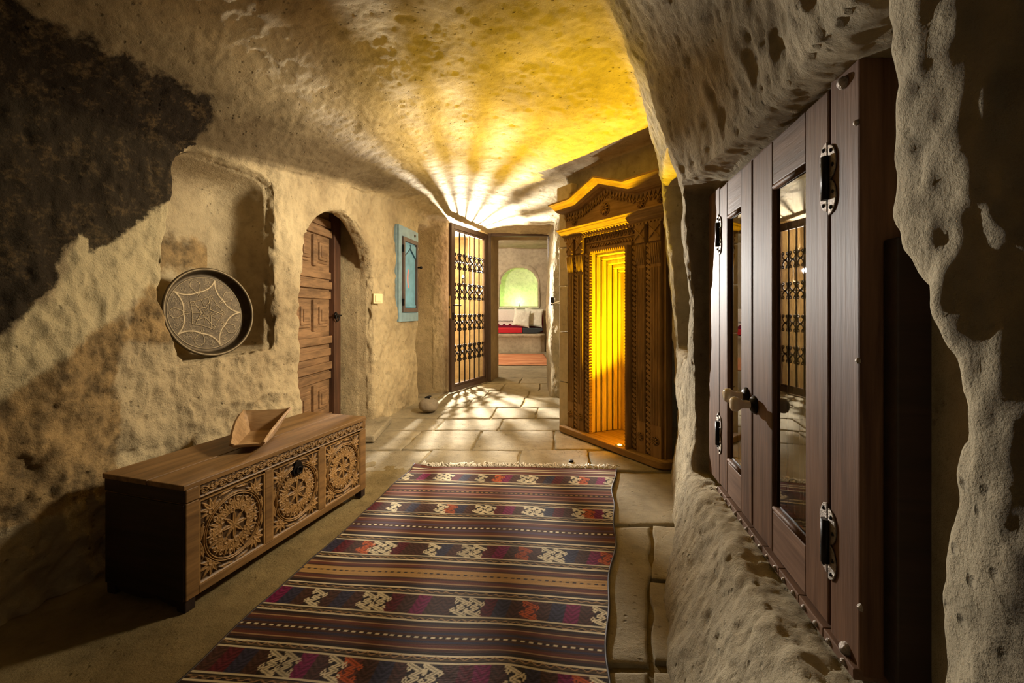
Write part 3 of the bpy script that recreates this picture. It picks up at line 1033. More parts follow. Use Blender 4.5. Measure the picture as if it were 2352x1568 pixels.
def room_contents():
    zs = 0.447
    a = MB().box(-2.2, 0.253, 10.42, 10.735, zs, zs + 0.125)
    o = a.build('seat_cushion', M['red'], None, 0.022, 3)
    tag(o, 'red seat cushion lying on the far stone bench', 'cushion')
    a = MB().prism([(0.257, zs), (0.60, zs), (0.745, zs + 0.05), (0.745, zs + 0.115), (0.257, zs + 0.125)], 10.42, 10.735)
    o = a.build('seat_cushion', M['black_cloth'], None, 0.02, 3)
    tag(o, 'charcoal seat cushion at the right end of the stone bench', 'cushion')
    # burgundy back rest with a white lace cover over its top
    br = MB().box(-2.2, 0.775, 10.765, 10.822, zs + 0.004, 1.018)
    t = thing('back_cushion', 'burgundy back cushion with a white lace edged cover on the bench', 'cushion', (0, 0, 0))
    br.build('backrest', M['burgundy'], t, 0.02, 3)
    # scalloped cloth: hangs over the front
    n = 240
    xs = np.linspace(-2.2, 0.77, n)
    rows = 14
    V = []
    for x in xs:
        sc = abs(math.sin((x + 0.05) * math.pi / 0.145))
        bottom = 0.675 - 0.050 * sc
        if x > 0.70:
            bottom = 0.675 + (x - 0.70) * 4.5
        for k in range(rows):
            s = k / (rows - 1)
            if s < 0.15:
                V.append((x, 10.825 - 0.08 * s / 0.15, 1.024))
            else:
                q = (s - 0.15) / 0.85
                V.append((x, 10.745 - 0.004 * math.sin(x * 20) * q, 1.022 + (bottom - 1.022) * q))
    np_mesh('cover', np.array(V), grid_faces(n, rows), M['white_cloth'], t)
    # lace: a pierced strip of small loops
    lace = MB()
    for i in range(56):
        x = -1.2 + i * 0.034
        if x > 0.70:
            break
        lace.tube([(x + 0.013 * math.cos(q), 10.738, 0.725 + 0.016 * math.sin(q)) for q in np.linspace(0, 2 * math.pi, 9)[:-1]], 0.0035, 4, True)
    lo = lace.build('lace_band', M['brown_paint'], t)
    lo['kind'] = 'stuff'
    # pillows
    for nm, lab, loc, rot, s in (('pillow', 'front cream pillow leaning on the other pillow over the red cushion', (0.235, 10.46, 0.81), (-0.20, 0.16, 0.12), 0.42),
                                 ('pillow', 'rear cream pillow leaning at the back cushion over the charcoal seat', (0.53, 10.65, 0.815), (-0.12, 0.07, -0.05), 0.45)):
        V, f = pillow_mesh(s, s * 1.02, 0.10)
        V[:, 1] += 0.012 * fbm(V, 12, 2, 0.5, 4)
        o = np_mesh(nm, V, f, M['pillow'])
        o.location = loc
        o.rotation_euler = rot
        tag(o, lab, 'pillow', 'cream pillows on the bench')
    # small candle lamps: base, stem, cup and bulb
    def lamp(name, label, loc, bulb, r=0.016):
        t = thing(name, label, 'lamp', loc)
        MB().lathe([(0, 0), (0.030, 0), (0.030, 0.006), (0.012, 0.012), (0.008, 0.05), (0.0, 0.05)], 16).build('base', M['dark_iron'], t)
        MB().tube([(0, 0, 0.04), (0, 0, 0.085)], 0.007).build('stem', M['dark_iron'], t)
        MB().lathe([(0.0, 0.075), (0.012, 0.08), (0.022, 0.088), (0.026, 0.094), (0.022, 0.093), (0.0, 0.086)], 16).build('cup', M['dark_iron'], t)
        MB().lathe([(0, 0.09), (r * 0.6, 0.095), (r, 0.108), (r * 0.7, 0.125), (0, 0.14)], 12).build('bulb', bulb, t)
        return t
    lamp('niche_lamp', 'small dark candle lamp on the sill of the green lit niche', (0.18, 10.98, 1.080), M['bulb_green'], 0.02)
    lamp('niche_lamp', 'small dark candle lamp glowing in the niche behind the iron gate', (LAMP[0], 6.22, 1.366), M['bulb_white'], 0.016)
    # striped rug in the far room
    n, k = 60, 30
    xs = np.linspace(-1.6, 0.72, n)
    ys = np.linspace(7.86, 9.95, k)
    Xg, Yg = np.meshgrid(xs, ys, indexing='ij')
    p = np.stack([Xg.ravel(), Yg.ravel(), np.zeros(Xg.size)], 1)
    p[:, 2] = 0.012 + 0.006 * fbm(p, 4, 2, 0.5, 2)
    t = NT('far_rug_weave')
    c = t.coord()
    st = t.noise(t.coord('Object', (0.7, 6, 1)), 1.5, 5, 0.6, 1.0)
    col = t.ramp(st, [(0.25, s2l(84, 40, 28)), (0.42, s2l(176, 110, 76)), (0.55, s2l(206, 150, 108)), (0.68, s2l(150, 80, 56))])
    m = t.out(col, 0.95, t.bump(t.noise(c, 120, 3), 0.4, 0.004), spec=0.1)
    o = np_mesh('floor_rug', p, grid_faces(n, k), m)
    sol = o.modifiers.new('thick', 'SOLIDIFY')
    sol.thickness = 0.012
    tag(o, 'orange brown patterned rug lying on the far room floor', 'rug')


room_contents()


# ------------------------------------------------------------------ wrought-iron gate standing open, its door frame
def gate():
    near = Vector((-0.74, 5.20))
    far = Vector((-0.352, 6.025))
    L = (far - near).length
    rz = math.atan2(far.y - near.y, far.x - near.x)
    z0, z1 = 0.015, 2.045
    t = thing('iron_gate', 'brown wrought iron gate with scroll rows standing open in the passage', 'gate', (near.x, near.y, 0), rz)
    w = 0.062
    fr = MB()
    fr.box(0, w, -0.022, 0.022, z0, z1).box(L - w, L, -0.022, 0.022, z0, z1)
    fr.box(w, L - w, -0.022, 0.022, z1 - w, z1).box(w, L - w, -0.022, 0.022, z0, z0 + w)
    fr.build('leaf_frame', M['gate_frame'], t, 0.003)
    ia, ib = w + 0.028, L - w - 0.028
    za, zb = z0 + w + 0.028, z1 - w - 0.028
    g = MB()
    g.box(w, ia, -0.014, 0.014, z0 + w, z1 - w).box(ib, L - w, -0.014, 0.014, z0 + w, z1 - w)
    g.box(ia, ib, -0.014, 0.014, zb, z1 - w).box(ia, ib, -0.014, 0.014, z0 + w, za)
    g.build('inner_frame', M['gate_frame'], t, 0.002)
    nb = 6
    step = (ib - ia) / nb
    bar = None
    for i in range(1, nb):
        x = ia + step * i
        if bar is None:
            bar = MB().box(-0.008, 0.008, -0.006, 0.006, za - 0.004, zb + 0.004).build('bar', M['iron'], t)
            b = bar
        else:
            b = bar.copy()
            COL.objects.link(b)
        b.location = (x, 0, 0)
    # one scroll: a U with both ends curled outwards, shared by all
    def scroll_mesh(sign):
        pts = []
        hw = step * 0.44
        for k in range(9):   # left curl, from its centre outwards
            q = k / 8
            th = 2 * math.pi * (0.9 - 0.9 * q)
            r = 0.004 + 0.017 * q
            pts.append((-hw * 0.72 + r * math.cos(th), 0.098 - 0.018 + r * math.sin(th)))
        arc = [(-hw * 0.86 * math.cos(a), 0.072 - 0.066 * math.sin(a)) for a in np.linspace(0.0, math.pi, 13)]
        left = pts[::1]
        body = arc
        right = [(-x, z) for x, z in pts[::-1]]
        full = left + body[1:-1] + right
        m = MB()
        m.tube([(x, 0, sign * z) for x, z in full], 0.0075, 6)
        return m
    up = dn = None
    for zc in (1.600, 1.232, 0.845, 0.472):
        rail = MB().box(ia, ib, -0.005, 0.005, zc - 0.004, zc + 0.004).build('scroll_rail', M['iron'], t)
        for i in range(nb):
            x = ia + step * (i + 0.5)
            for sgn in (1, -1):
                src = up if sgn == 1 else dn
                if src is None:
                    o = scroll_mesh(sgn).build('scroll', M['iron'], t)
                    if sgn == 1:
                        up = o
                    else:
                        dn = o
                else:
                    o = src.copy()
                    COL.objects.link(o)
                o.location = (x, 0, zc)
    lk = MB().box(-0.012, 0.004, -0.012, 0.012, 0.90, 1.17).build('lock_plate', M['brass'], t, 0.002)
    MB().box(-0.02, 0.0, -0.006, 0.006, 1.02, 1.05).build('latch_bolt', M['dark_iron'], lk)
    MB().tube([(w * 0.5, -0.02, 1.06), (w * 0.5, -0.055, 1.06), (w * 0.5 + 0.12, -0.06, 1.058)], 0.008, 8).build('handle', M['dark_iron'], t)
    MB().box(w * 0.2, w * 0.8, -0.028, -0.02, 0.88, 0.97).build('keyhole_plate', M['dark_iron'], t, 0.002)
    MB().tube([(L + 0.004, 0, 0.35), (L + 0.004, 0, 0.47)], 0.012).build('hinge', M['dark_iron'], t)
    MB().tube([(L + 0.004, 0, 1.60), (L + 0.004, 0, 1.72)], 0.012).build('hinge', M['dark_iron'], t)
    # fixed frame of the doorway
    f = thing('gate_frame', 'dark brown steel frame around the doorway behind the gate', 'frame', (0, 0, 0))
    MB().box(-0.335, -0.293, 6.04, 6.085, 0.0, 2.075).build('post', M['gate_frame'], f, 0.003)
    MB().box(-0.2925, 0.53, 6.04, 6.085, 2.028, 2.075).build('lintel_bar', M['gate_frame'], f, 0.003)
    MB().box(0.50, 0.54, 6.015, 6.065, 0.0, 2.03).build('post', M['gate_frame'], f, 0.003)


gate()


# ------------------------------------------------------------------ carved chest
def carve_leaf(Hm, X, Y, x0, y0, ang, L, Wd, vein=True, curl=0.0):
    c, s = math.cos(ang), math.sin(ang)
    a = ((X - x0) * c + (Y - y0) * s) / L
    b = (-(X - x0) * s + (Y - y0) * c) - curl * L * a * a
    ok = (a > 0) & (a < 1)
    aa = np.clip(a, 1e-4, 1)
    w = Wd * np.sin(math.pi * aa ** 0.75) ** 0.8 + 1e-5
    r = np.abs(b) / w
    h = np.clip(1 - r ** 3, 0, 1) ** 0.6
    if vein:
        h = h * (1 - 0.55 * np.exp(-(r / 0.22) ** 2)) * (0.85 + 0.15 * np.cos(b / Wd * 9))
    np.maximum(Hm, np.where(ok & (r < 1), h, 0), out=Hm)


def carve_ring(Hm, X, Y, x0, y0, R, w, a0=None, a1=None):
    d = np.hypot(X - x0, Y - y0)
    h = np.clip(1 - (np.abs(d - R) / w) ** 3, 0, 1)
    if a0 is not None:
        th = np.arctan2(Y - y0, X - x0)
        k = (th - a0) % (2 * math.pi)
        h = h * (k < (a1 - a0))
    np.maximum(Hm, h, out=Hm)


def carve_fan(Hm, X, Y, x0, y0, ang, L, n=5, spread=1.0, Wd=0.06):
    for k in range(n):
        t = (k / (n - 1) - 0.5) * 2
        carve_leaf(Hm, X, Y, x0, y0, ang + t * spread, L * (1 - 0.30 * abs(t)), Wd, True, 0.35 * t)


def panel_relief(n, aspect, seed):
    """relief 0..1 on an n x m grid over a panel of width `aspect`*2, height 2"""
    m = n
    x = np.linspace(-aspect, aspect, n)
    y = np.linspace(-1, 1, m)
    X, Y = np.meshgrid(x, y, indexing='ij')
    Hm = np.zeros_like(X)
    S = min(aspect, 1.0)
    for k in range(8):
        a = k * math.pi / 4
        carve_leaf(Hm, X, Y, 0, 0, a, 0.36 if k % 2 else 0.42, 0.055)
        carve_leaf(Hm, X, Y, 0.30 * math.cos(a), 0.30 * math.sin(a), a, 0.45, 0.060)
        for sg in (-1, 1):
            carve_leaf(Hm, X, Y, 0.52 * math.cos(a), 0.52 * math.sin(a), a + sg * 0.75, 0.26, 0.045, True, 0.3 * sg)
            carve_ring(Hm, X, Y, 0.645 * math.cos(a + sg * 0.17), 0.645 * math.sin(a + sg * 0.17), 0.05, 0.02)
        b = a + math.pi / 8
        bx, by = 0.36 * math.cos(b), 0.36 * math.sin(b)
        carve_fan(Hm, X, Y, bx, by, b, 0.39, 7, 1.05, 0.050)
        carve_ring(Hm, X, Y, 0.40 * math.cos(b - 0.23), 0.40 * math.sin(b - 0.23), 0.055, 0.018)
        carve_leaf(Hm, X, Y, 0.60 * math.cos(a), 0.60 * math.sin(a), a + 1.9, 0.2, 0.035, True, 0.5)
        carve_leaf(Hm, X, Y, 0.60 * math.cos(a), 0.60 * math.sin(a), a - 1.9, 0.2, 0.035, True, -0.5)
    d = np.hypot(X, Y)
    carve_ring(Hm, X, Y, 0, 0, 0.765, 0.020)
    carve_ring(Hm, X, Y, 0, 0, 0.815, 0.020)
    out = d > 0.84
    Ho = np.zeros_like(X)
    for sx in (-1, 1):
        for sy in (-1, 1):
            a = math.atan2(sy, sx * aspect)
            cx, cy = 0.86 * math.cos(a), 0.86 * math.sin(a)
            carve_fan(Ho, X, Y, cx, cy, a, 0.40 * max(aspect, 0.9), 7, 1.35, 0.055)
            carve_ring(Ho, X, Y, sx * (aspect - 0.30), sy * 0.62, 0.06, 0.02)
            carve_leaf(Ho, X, Y, sx * (aspect - 0.05), 0.02 * sy, math.pi / 2 * sy, 0.42, 0.06, True, 0.2 * sx * sy)
            carve_leaf(Ho, X, Y, 0.02 * sx, sy * 0.95, 0 if sx > 0 else math.pi, 0.40, 0.05, True, -0.2 * sx * sy)
            carve_leaf(Ho, X, Y, sx * (aspect - 0.02), 0.05 * sy, math.atan2(sy * 0.6, -sx * 0.3), 0.3, 0.045)
    Hm = np.where(out, Ho, Hm)
    e = np.minimum(aspect - np.abs(X), 1 - np.abs(Y))
    Hm = np.where(e < 0.035, 1.0, np.where(e < 0.055, 0.25, Hm))
    rng = np.random.default_rng(seed)
    return X, Y, Hm


def frieze_relief(nx, ny, length, height):
    x = np.linspace(0, length, nx)
    y = np.linspace(-height / 2, height / 2, ny)
    X, Y = np.meshgrid(x, y, indexing='ij')
    U = X / (height / 2)
    Vv = Y / (height / 2)
    Hm = np.zeros_like(U)
    per = 3.0
    vine = 0.45 * np.sin(2 * math.pi * U / per)
    slope = 0.45 * 2 * math.pi / per * np.cos(2 * math.pi * U / per)
    Hm = np.maximum(Hm, np.clip(1 - (np.abs(Vv - vine) / np.sqrt(1 + slope ** 2) / 0.09) ** 3, 0, 1))
    k = 0
    u = per / 4
    Umax = U.max()
    while u < Umax:
        s = 1 if k % 2 == 0 else -1
        carve_ring(Hm, U, Vv, u, -0.18 * s, 0.36, 0.08)
        carve_leaf(Hm, U, Vv, u - 0.28, -0.2 * s, 0.1 * s, 0.55, 0.18)
        carve_fan(Hm, U, Vv, u + 0.55, 0.2 * s, -0.9 * s + 0.3, 0.85, 4, 0.7, 0.13)
        carve_leaf(Hm, U, Vv, u + 0.2, -0.75 * s, 0.2, 0.7, 0.11, True, 0.3 * s)
        k += 1
        u += per / 2
    e = np.minimum(1 - np.abs(Vv), np.minimum(U, Umax - U))
    Hm = np.where(e < 0.10, 1.0, np.where(e < 0.17, 0.2, Hm))
    return X, Y, Hm


def relief_part(name, parent, m, X, Z, Hm, x0, z0, y_face, depth):
    """front face is at local y = y_face (towards -y); carving goes in by depth"""
    nx, nz = X.shape
    Vt = np.stack([x0 + X, y_face + depth * (1 - Hm), z0 + Z], -1).reshape(-1, 3)
    o = np_mesh(name, Vt, grid_faces(nx, nz), m, parent, True)
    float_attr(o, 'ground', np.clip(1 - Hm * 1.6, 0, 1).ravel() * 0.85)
    return o


def chest():
    near = (-1.072, 1.432)
    rz = math.atan2(0.957, 0.291)
    L, D, H = 0.965, 0.385, 0.424
    t = thing('carved_chest', 'long low wooden chest with carved medallion front by the left wall', 'chest', (near[0], near[1], 0), rz)
    zb, zl = 0.04, 0.360
    body = MB()
    body.box(0, L, 0.012, D, zb, zl)
    # the stiles and rails that frame the carved fields
    e = 0.045
    pw = (L - 2 * e - 2 * 0.036) / 3
    xs = [e + i * (pw + 0.036) for i in range(3)]
    ph0, ph1 = zb + 0.028, zl - 0.006
    body.box(0, e, 0, 0.03, zb, zl).box(L - e, L, 0, 0.03, zb, zl)
    for i in range(2):
        body.box(xs[i] + pw, xs[i + 1], 0, 0.03, ph0, zl)
    body.box(e, L - e, 0, 0.03, zb, ph0)
    body.build('body', M['chest'], t, 0.002)
    asp = pw / (ph1 - ph0)
    X, Z, Hm = panel_relief(190, asp, 1)
    hh = (ph1 - ph0) / 2
    for i in range(3):
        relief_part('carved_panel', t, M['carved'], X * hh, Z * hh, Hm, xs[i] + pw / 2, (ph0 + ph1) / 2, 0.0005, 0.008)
    # end boards, their shade painted in as darker wood
    MB().box(-0.006, 0.012, 0.006, D - 0.006, zb, zl - 0.002).build('end_board', M['chest_dark'], t, 0.002)
    MB().box(L - 0.012, L + 0.004, 0.006, D - 0.006, zb, zl - 0.002).build('end_board', M['chest_dark'], t, 0.002)
    # lid with a carved front rail
    lid = MB()
    lid.box(-0.008, L + 0.008, 0.0, 0.17, H - 0.018, H)
    lid.box(-0.008, L + 0.008, 0.1725, D + 0.006, H - 0.018, H)
    lid.box(0, L, 0.014, 0.032, zl + 0.003, H - 0.016)
    lid.box(0, L, D - 0.02, D, zl + 0.003, H - 0.016)
    lid.box(0, 0.045, 0.0, 0.03, zl + 0.003, H - 0.016).box(L - 0.02, L, 0.0, 0.03, zl + 0.003, H - 0.016)
    lo = lid.build('lid', M['chest'], t, 0.003)
    MB().box(-0.004, 0.014, 0.004, D, zl + 0.003, H - 0.018).build('lid_end', M['chest_dark'], lo, 0.002)
    X, Z, Hm = frieze_relief(560, 50, L - 0.065, H - 0.016 - zl - 0.003)
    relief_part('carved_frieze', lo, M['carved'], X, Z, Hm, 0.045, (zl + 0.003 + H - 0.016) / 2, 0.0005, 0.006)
    # bracket feet with a scalloped apron at the end
    for x in (0.0, L - 0.035):
        for y in (0.004, D - 0.045):
            MB().box(x, x + 0.035, y, y + 0.04, 0, zb + 0.004).build('foot', M['chest_dark'], t, 0.003)
    ap = [(0.04, zb + 0.002)]
    for k in range(25):
        q = k / 24
        y = 0.04 + (D - 0.085) * q
        ap.append((y, 0.034 - 0.022 * abs(math.cos(q * math.pi * 1.5)) ** 0.5))
    ap.append((D - 0.045, zb + 0.002))
    Mx = Matrix.Rotation(math.pi / 2, 4, 'Z')
    MB().prism(ap, -0.002, -0.014, Mx).build('apron', M['chest_dark'], t)
    # old lock: hasp and plate in the middle field
    cx = xs[1] + pw / 2
    hs = MB().prism([(cx - 0.022, 0.285), (cx + 0.022, 0.285), (cx + 0.03, 0.31), (cx + 0.012, 0.345), (cx - 0.012, 0.345), (cx - 0.03, 0.31)], -0.004, 0.004)
    lk = hs.build('lock_plate', M['dark_iron'], t, 0.001)
    MB().tube([(cx + 0.014 * math.cos(a), -0.008, 0.305 + 0.014 * math.sin(a)) for a in np.linspace(0, 2 * math.pi, 17)[:-1]], 0.003, 6, True).build('lock_ring', M['dark_iron'], lk)
    return t


chest()


def scoop():
    # a wooden trough scoop, open to the front, front lip raised
    o1 = (-1.17, 1.93)
    t = thing('wooden_scoop', 'pale wooden scoop with flared sides resting on the carved chest', 'scoop', (-1.12, 1.915, 0.4245), 0.309)
    # inner surface points: local x right, y back, z up
    def shell(th):
        fl = [(-0.052, -0.035), (0.050, -0.04), (0.06, 0.135), (-0.06, 0.135)]
        return fl
    V = []
    F = []
    # rows from front (lip) to back, each row: left rim, left floor, right floor, right rim
    rows = [(-0.165, (-0.064, 0.034), (-0.046, 0.024), (0.052, 0.022), (0.066, 0.034)),
            (-0.10, (-0.078, 0.060), (-0.052, 0.013), (0.054, 0.013), (0.078, 0.058)),
            (0.00, (-0.092, 0.086), (-0.056, 0.0115), (0.058, 0.0115), (0.094, 0.082)),
            (0.10, (-0.100, 0.100), (-0.054, 0.013), (0.060, 0.013), (0.106, 0.096)),
            (0.150, (-0.096, 0.104), (-0.080, 0.103), (0.092, 0.100), (0.112, 0.101))]
    bm_v, bm_f = [], []
    # subdivide across for a rounded floor corner
    def row_pts(r):
        y, a, b, c, d = r
        pts = []
        ctrl = [a, b, c, d]
        for (p, q) in zip(ctrl[:-1], ctrl[1:]):
            for k in range(6):
                s = k / 6
                pts.append((p[0] + (q[0] - p[0]) * s, y, p[1] + (q[1] - p[1]) * s))
        pts.append((d[0], y, d[1]))
        return pts
    allr = []
    for r0, r1 in zip(rows[:-1], rows[1:]):
        for k in range(4):
            s = k / 4
            r = (r0[0] + (r1[0] - r0[0]) * s,) + tuple((p[0] + (q[0] - p[0]) * s, p[1] + (q[1] - p[1]) * s) for p, q in zip(r0[1:], r1[1:]))
            allr.append(row_pts(r))
    allr.append(row_pts(rows[-1]))
    V = np.array(allr)
    n, m, _ = V.shape
    V = V.reshape(-1, 3)
    V[:, 2] += 0.0015 * fbm(V, 40, 2, 0.5, 3)
    o = np_mesh('bowl', V, grid_faces(n, m), M['scoop'], t, True)
    s = o.modifiers.new('thick', 'SOLIDIFY')
    s.thickness = 0.011
    s.offset = 1.0 if False else -1.0
    b = o.modifiers.new('soft', 'BEVEL')
    b.width = 0.003
    b.segments = 2
    b.limit_method = 'ANGLE'
    # block that lifts it off the lid: the hewn underside
    return t


scoop()


# ------------------------------------------------------------------ engraved tray in the niche
def tray():
    R = 0.222
    SCL = 0.965
    nr, na = 150, 420
    rr = np.concatenate([np.linspace(0, 0.165, 120), np.linspace(0.166, 0.19, 14), [0.196, 0.201, 0.204, 0.206, 0.209, 0.214, 0.219, R, R, 0.218, 0.21, 0.20]])
    zz = []
    for i, r in enumerate(rr):
        zz.append(0.0)
    zz = np.array(zz)
    k = len(rr)
    zz[120:134] = 0.0
    zz[134:] = [0.004, 0.014, 0.026, 0.038, 0.043, 0.045, 0.044, 0.040, 0.036, 0.034, 0.020, -0.003]
    th = np.linspace(0, 2 * math.pi, na, endpoint=False)
    Rg, Tg = np.meshgrid(rr, th, indexing='ij')
    Zg = np.repeat(zz[:, None], na, 1)
    # engraving: five-fold star with arcs, drops and scrolls
    q = Rg / 0.19
    seg = 2 * math.pi / 5
    a = (Tg + seg / 2) % seg - seg / 2
    X, Y = q * np.cos(a), q * np.sin(a)
    E = np.zeros_like(q)

    def line(d, w):
        np.maximum(E, np.clip(1.3 - np.abs(d) / w, 0, 1), out=E)

    def segd(x0, y0, x1, y1, w):
        ex, ey = x1 - x0, y1 - y0
        t = np.clip(((X - x0) * ex + (np.abs(Y) - y0) * ey) / (ex * ex + ey * ey), 0, 1)
        line(np.hypot(X - x0 - t * ex, np.abs(Y) - y0 - t * ey), w)
    c5, s5 = math.cos(seg / 2), math.sin(seg / 2)
    segd(0.14, 0.0, 0.055 * c5, 0.055 * s5, 0.012)
    segd(0.30, 0.0, 0.13 * c5, 0.13 * s5, 0.016)
    segd(0.30, 0.0, 0.42, 0.06, 0.014)
    segd(0.42, 0.06, 0.36 * c5, 0.36 * s5, 0.014)
    segd(0.48, 0.0, 0.42, 0.06, 0.014)
    segd(0.36 * c5, 0.36 * s5, 0.13 * c5, 0.13 * s5, 0.012)
    # big arcs running to the rim star points
    ax = np.abs(Y)
    line(np.hypot(X - 0.98, ax - 0.56) - 0.56, 0.030)
    # drop shapes between
    b = (Tg % seg) - seg / 2
    Xb, Yb = q * np.cos(b), q * np.sin(b)
    dw = 0.02 + 0.11 * sstep(0.50, 0.78, Xb) * np.sqrt(np.clip(1 - ((Xb - 0.74) / 0.14).clip(0, 1) ** 2, 0, 1))
    E2 = np.where((Xb > 0.45) & (Xb < 0.90), np.clip(1.3 - np.abs(np.abs(Yb) - dw) / 0.016, 0, 1), 0)
    E = np.maximum(E, E2)
    for (cx, cy, r0) in ((0.80, 0.17, 0.075), (0.62, 0.15, 0.05)):
        d = np.hypot(X - cx, ax - cy)
        ang = np.arctan2(ax - cy, X - cx)
        sp = np.abs(((d / r0 * 2 - ang / (2 * math.pi)) % 1) - 0.5) * r0
        E = np.maximum(E, np.where(d < r0, np.clip(1.2 - sp / 0.010, 0, 1), 0))
    fine = (vnoise(np.stack([X.ravel() * 60, Y.ravel() * 60, 0 * X.ravel()], 1), 3).reshape(X.shape) > 0.35) * 0.35
    E = np.maximum(E, fine * (q > 0.25) * (q < 0.92))
    E = np.where(q < 0.93, E, 0)
    E = np.maximum(E, np.clip(1.3 - np.abs(q - 0.945) / 0.012, 0, 1))
    Zg = Zg + 0.0016 * E * (q < 0.97)
    Vt = np.stack([Rg * np.cos(Tg), Rg * np.sin(Tg), Zg], -1).reshape(-1, 3)
    f = grid_faces(k, na)
    # close the angle seam
    i = np.arange(k - 1)
    seam = np.stack([i * na + na - 1, (i + 1) * na + na - 1, (i + 1) * na, i * na], 1)
    f = np.concatenate([f, seam])
    tm = NT('engraved_copper')
    at = tm.attr('engraving')
    n1 = tm.noise(tm.coord(), 18, 5, 0.6)
    basec = tm.mix(tm.ramp(n1, [(0.35, 0.0), (0.7, 1.0)]), s2l(62, 53, 40), s2l(90, 77, 58))
    col = tm.mix(at.outputs['Fac'], basec, s2l(108, 94, 70))
    ro = tm.ramp(at.outputs['Fac'], [(0.0, 0.6), (1.0, 0.5)])
    m = tm.out(col, ro, tm.bump(n1, 0.15, 0.003), 0.75)
    t = thing('metal_tray', 'large round engraved metal tray leaning in the left wall niche', 'tray', (-1.480, 2.11, 0.987))
    nrm = Vector((0.92, -0.38, 0.13)).normalized()
    t.rotation_euler = nrm.to_track_quat('Z', 'Y').to_euler()
    Vt *= SCL
    inner = np.repeat((np.arange(k) < 135)[:, None], na, 1).ravel()
    fi = inner[f].all(1)
    o = np_mesh('plate', Vt, f[fi], m, t, True)
    float_attr(o, 'engraving', E.ravel())
    o2 = np_mesh('rim', Vt, f[~fi], m, t, True)
    float_attr(o2, 'engraving', (Zg.ravel() > 0.042) * 0.6)


tray()


# ------------------------------------------------------------------ arched wooden door on the left
def left_door():
    # plane parallel to the wall, set back in the alcove
    y0, y1 = 2.70, 3.71
    d = 0.30
    a = Vector((float(xl_of(y0)) - d, y0))
    b = Vector((float(xl_of(y1)) - d, y1))
    rz = math.atan2(b.y - a.y, b.x - a.x)
    L = (b - a).length
    t = thing('door_1', None, None, (a.x, a.y, 0), rz)
    t['kind'] = 'structure'
    H = 1.82
    MB().box(0, L, 0.0, 0.04, 0, H).build('door_board', M['door_wood'], t)
    # stiles: dark outer frame and lighter leaf stile
    MB().box(L - 0.115, L, -0.045, 0.01, 0, H).box(0, 0.08, -0.045, 0.01, 0, H).build('door_frame', M['door_dark'], t, 0.004)
    xa, xb = 0.08, L - 0.115
    # raised framing with square panels between boards
    zc = [0.30, 0.96, 1.46]
    for z in zc:
        for xc in (xb - 0.135, xb - 0.40, xb - 0.66):
            for s, off in ((0.088, -0.012), (0.066, -0.026), (0.044, -0.034)):
                MB().box(xc - s, xc + s, off, 0.0, z - s * 1.05, z + s * 1.05).build('square_panel', M['door_wood'], t, 0.006)
            MB().box(xc - 0.150, xc - 0.102, -0.022, 0, z - 0.12, z + 0.12).build('upright', M['door_wood'], t, 0.004)
    zr = [0.06, 0.13, 0.47, 0.55, 0.66, 0.76, 1.12, 1.20, 1.28, 1.62, 1.70]
    for i, z in enumerate(zr):
        h = 0.030
        MB().box(xa, xb, -0.018 - 0.010 * (i % 2), 0.0, z - h, z + h).build('rail', M['door_wood'], t, 0.005)
    rg = MB().lathe([(0, 0), (0.03, 0), (0.026, 0.008), (0.012, 0.014), (0, 0.016)], 16, Matrix.Translation((xb + 0.02, -0.046, 0.955)) @ Matrix.Rotation(math.pi / 2, 4, 'X'))
    h = rg.build('handle_rose', M['dark_iron'], t)
    MB().tube([(xb + 0.02 + 0.028 * math.sin(q), -0.062, 0.935 + 0.028 * math.cos(q)) for q in np.linspace(0, 2 * math.pi, 21)[:-1]], 0.005, 8, True).build('pull_ring', M['dark_iron'], h)
    MB().box(xb - 0.02, xb + 0.09, -0.066, -0.05, 0.948, 0.962).build('latch', M['dark_iron'], t)
    # threshold stone in front of the alcove
    o = MB().box(-0.1, 0.15, -0.35, 0.25, 0, 0.055).build('threshold_stone', M['slab'], None, 0.012)
    o.location = (-1.205, 3.62, 0.0)
    o.rotation_euler = (0, 0, 0.05)
    o['kind'] = 'structure'


left_door()


# ------------------------------------------------------------------ light switch, blue wall cabinet, round stone weight
def wall_frame(y, off=0.0):
    x = float(xl_of(y))
    dx = float(xl_of(y + 0.1) - xl_of(y - 0.1)) / 0.2
    return (x + off, y), math.atan2(1, dx)


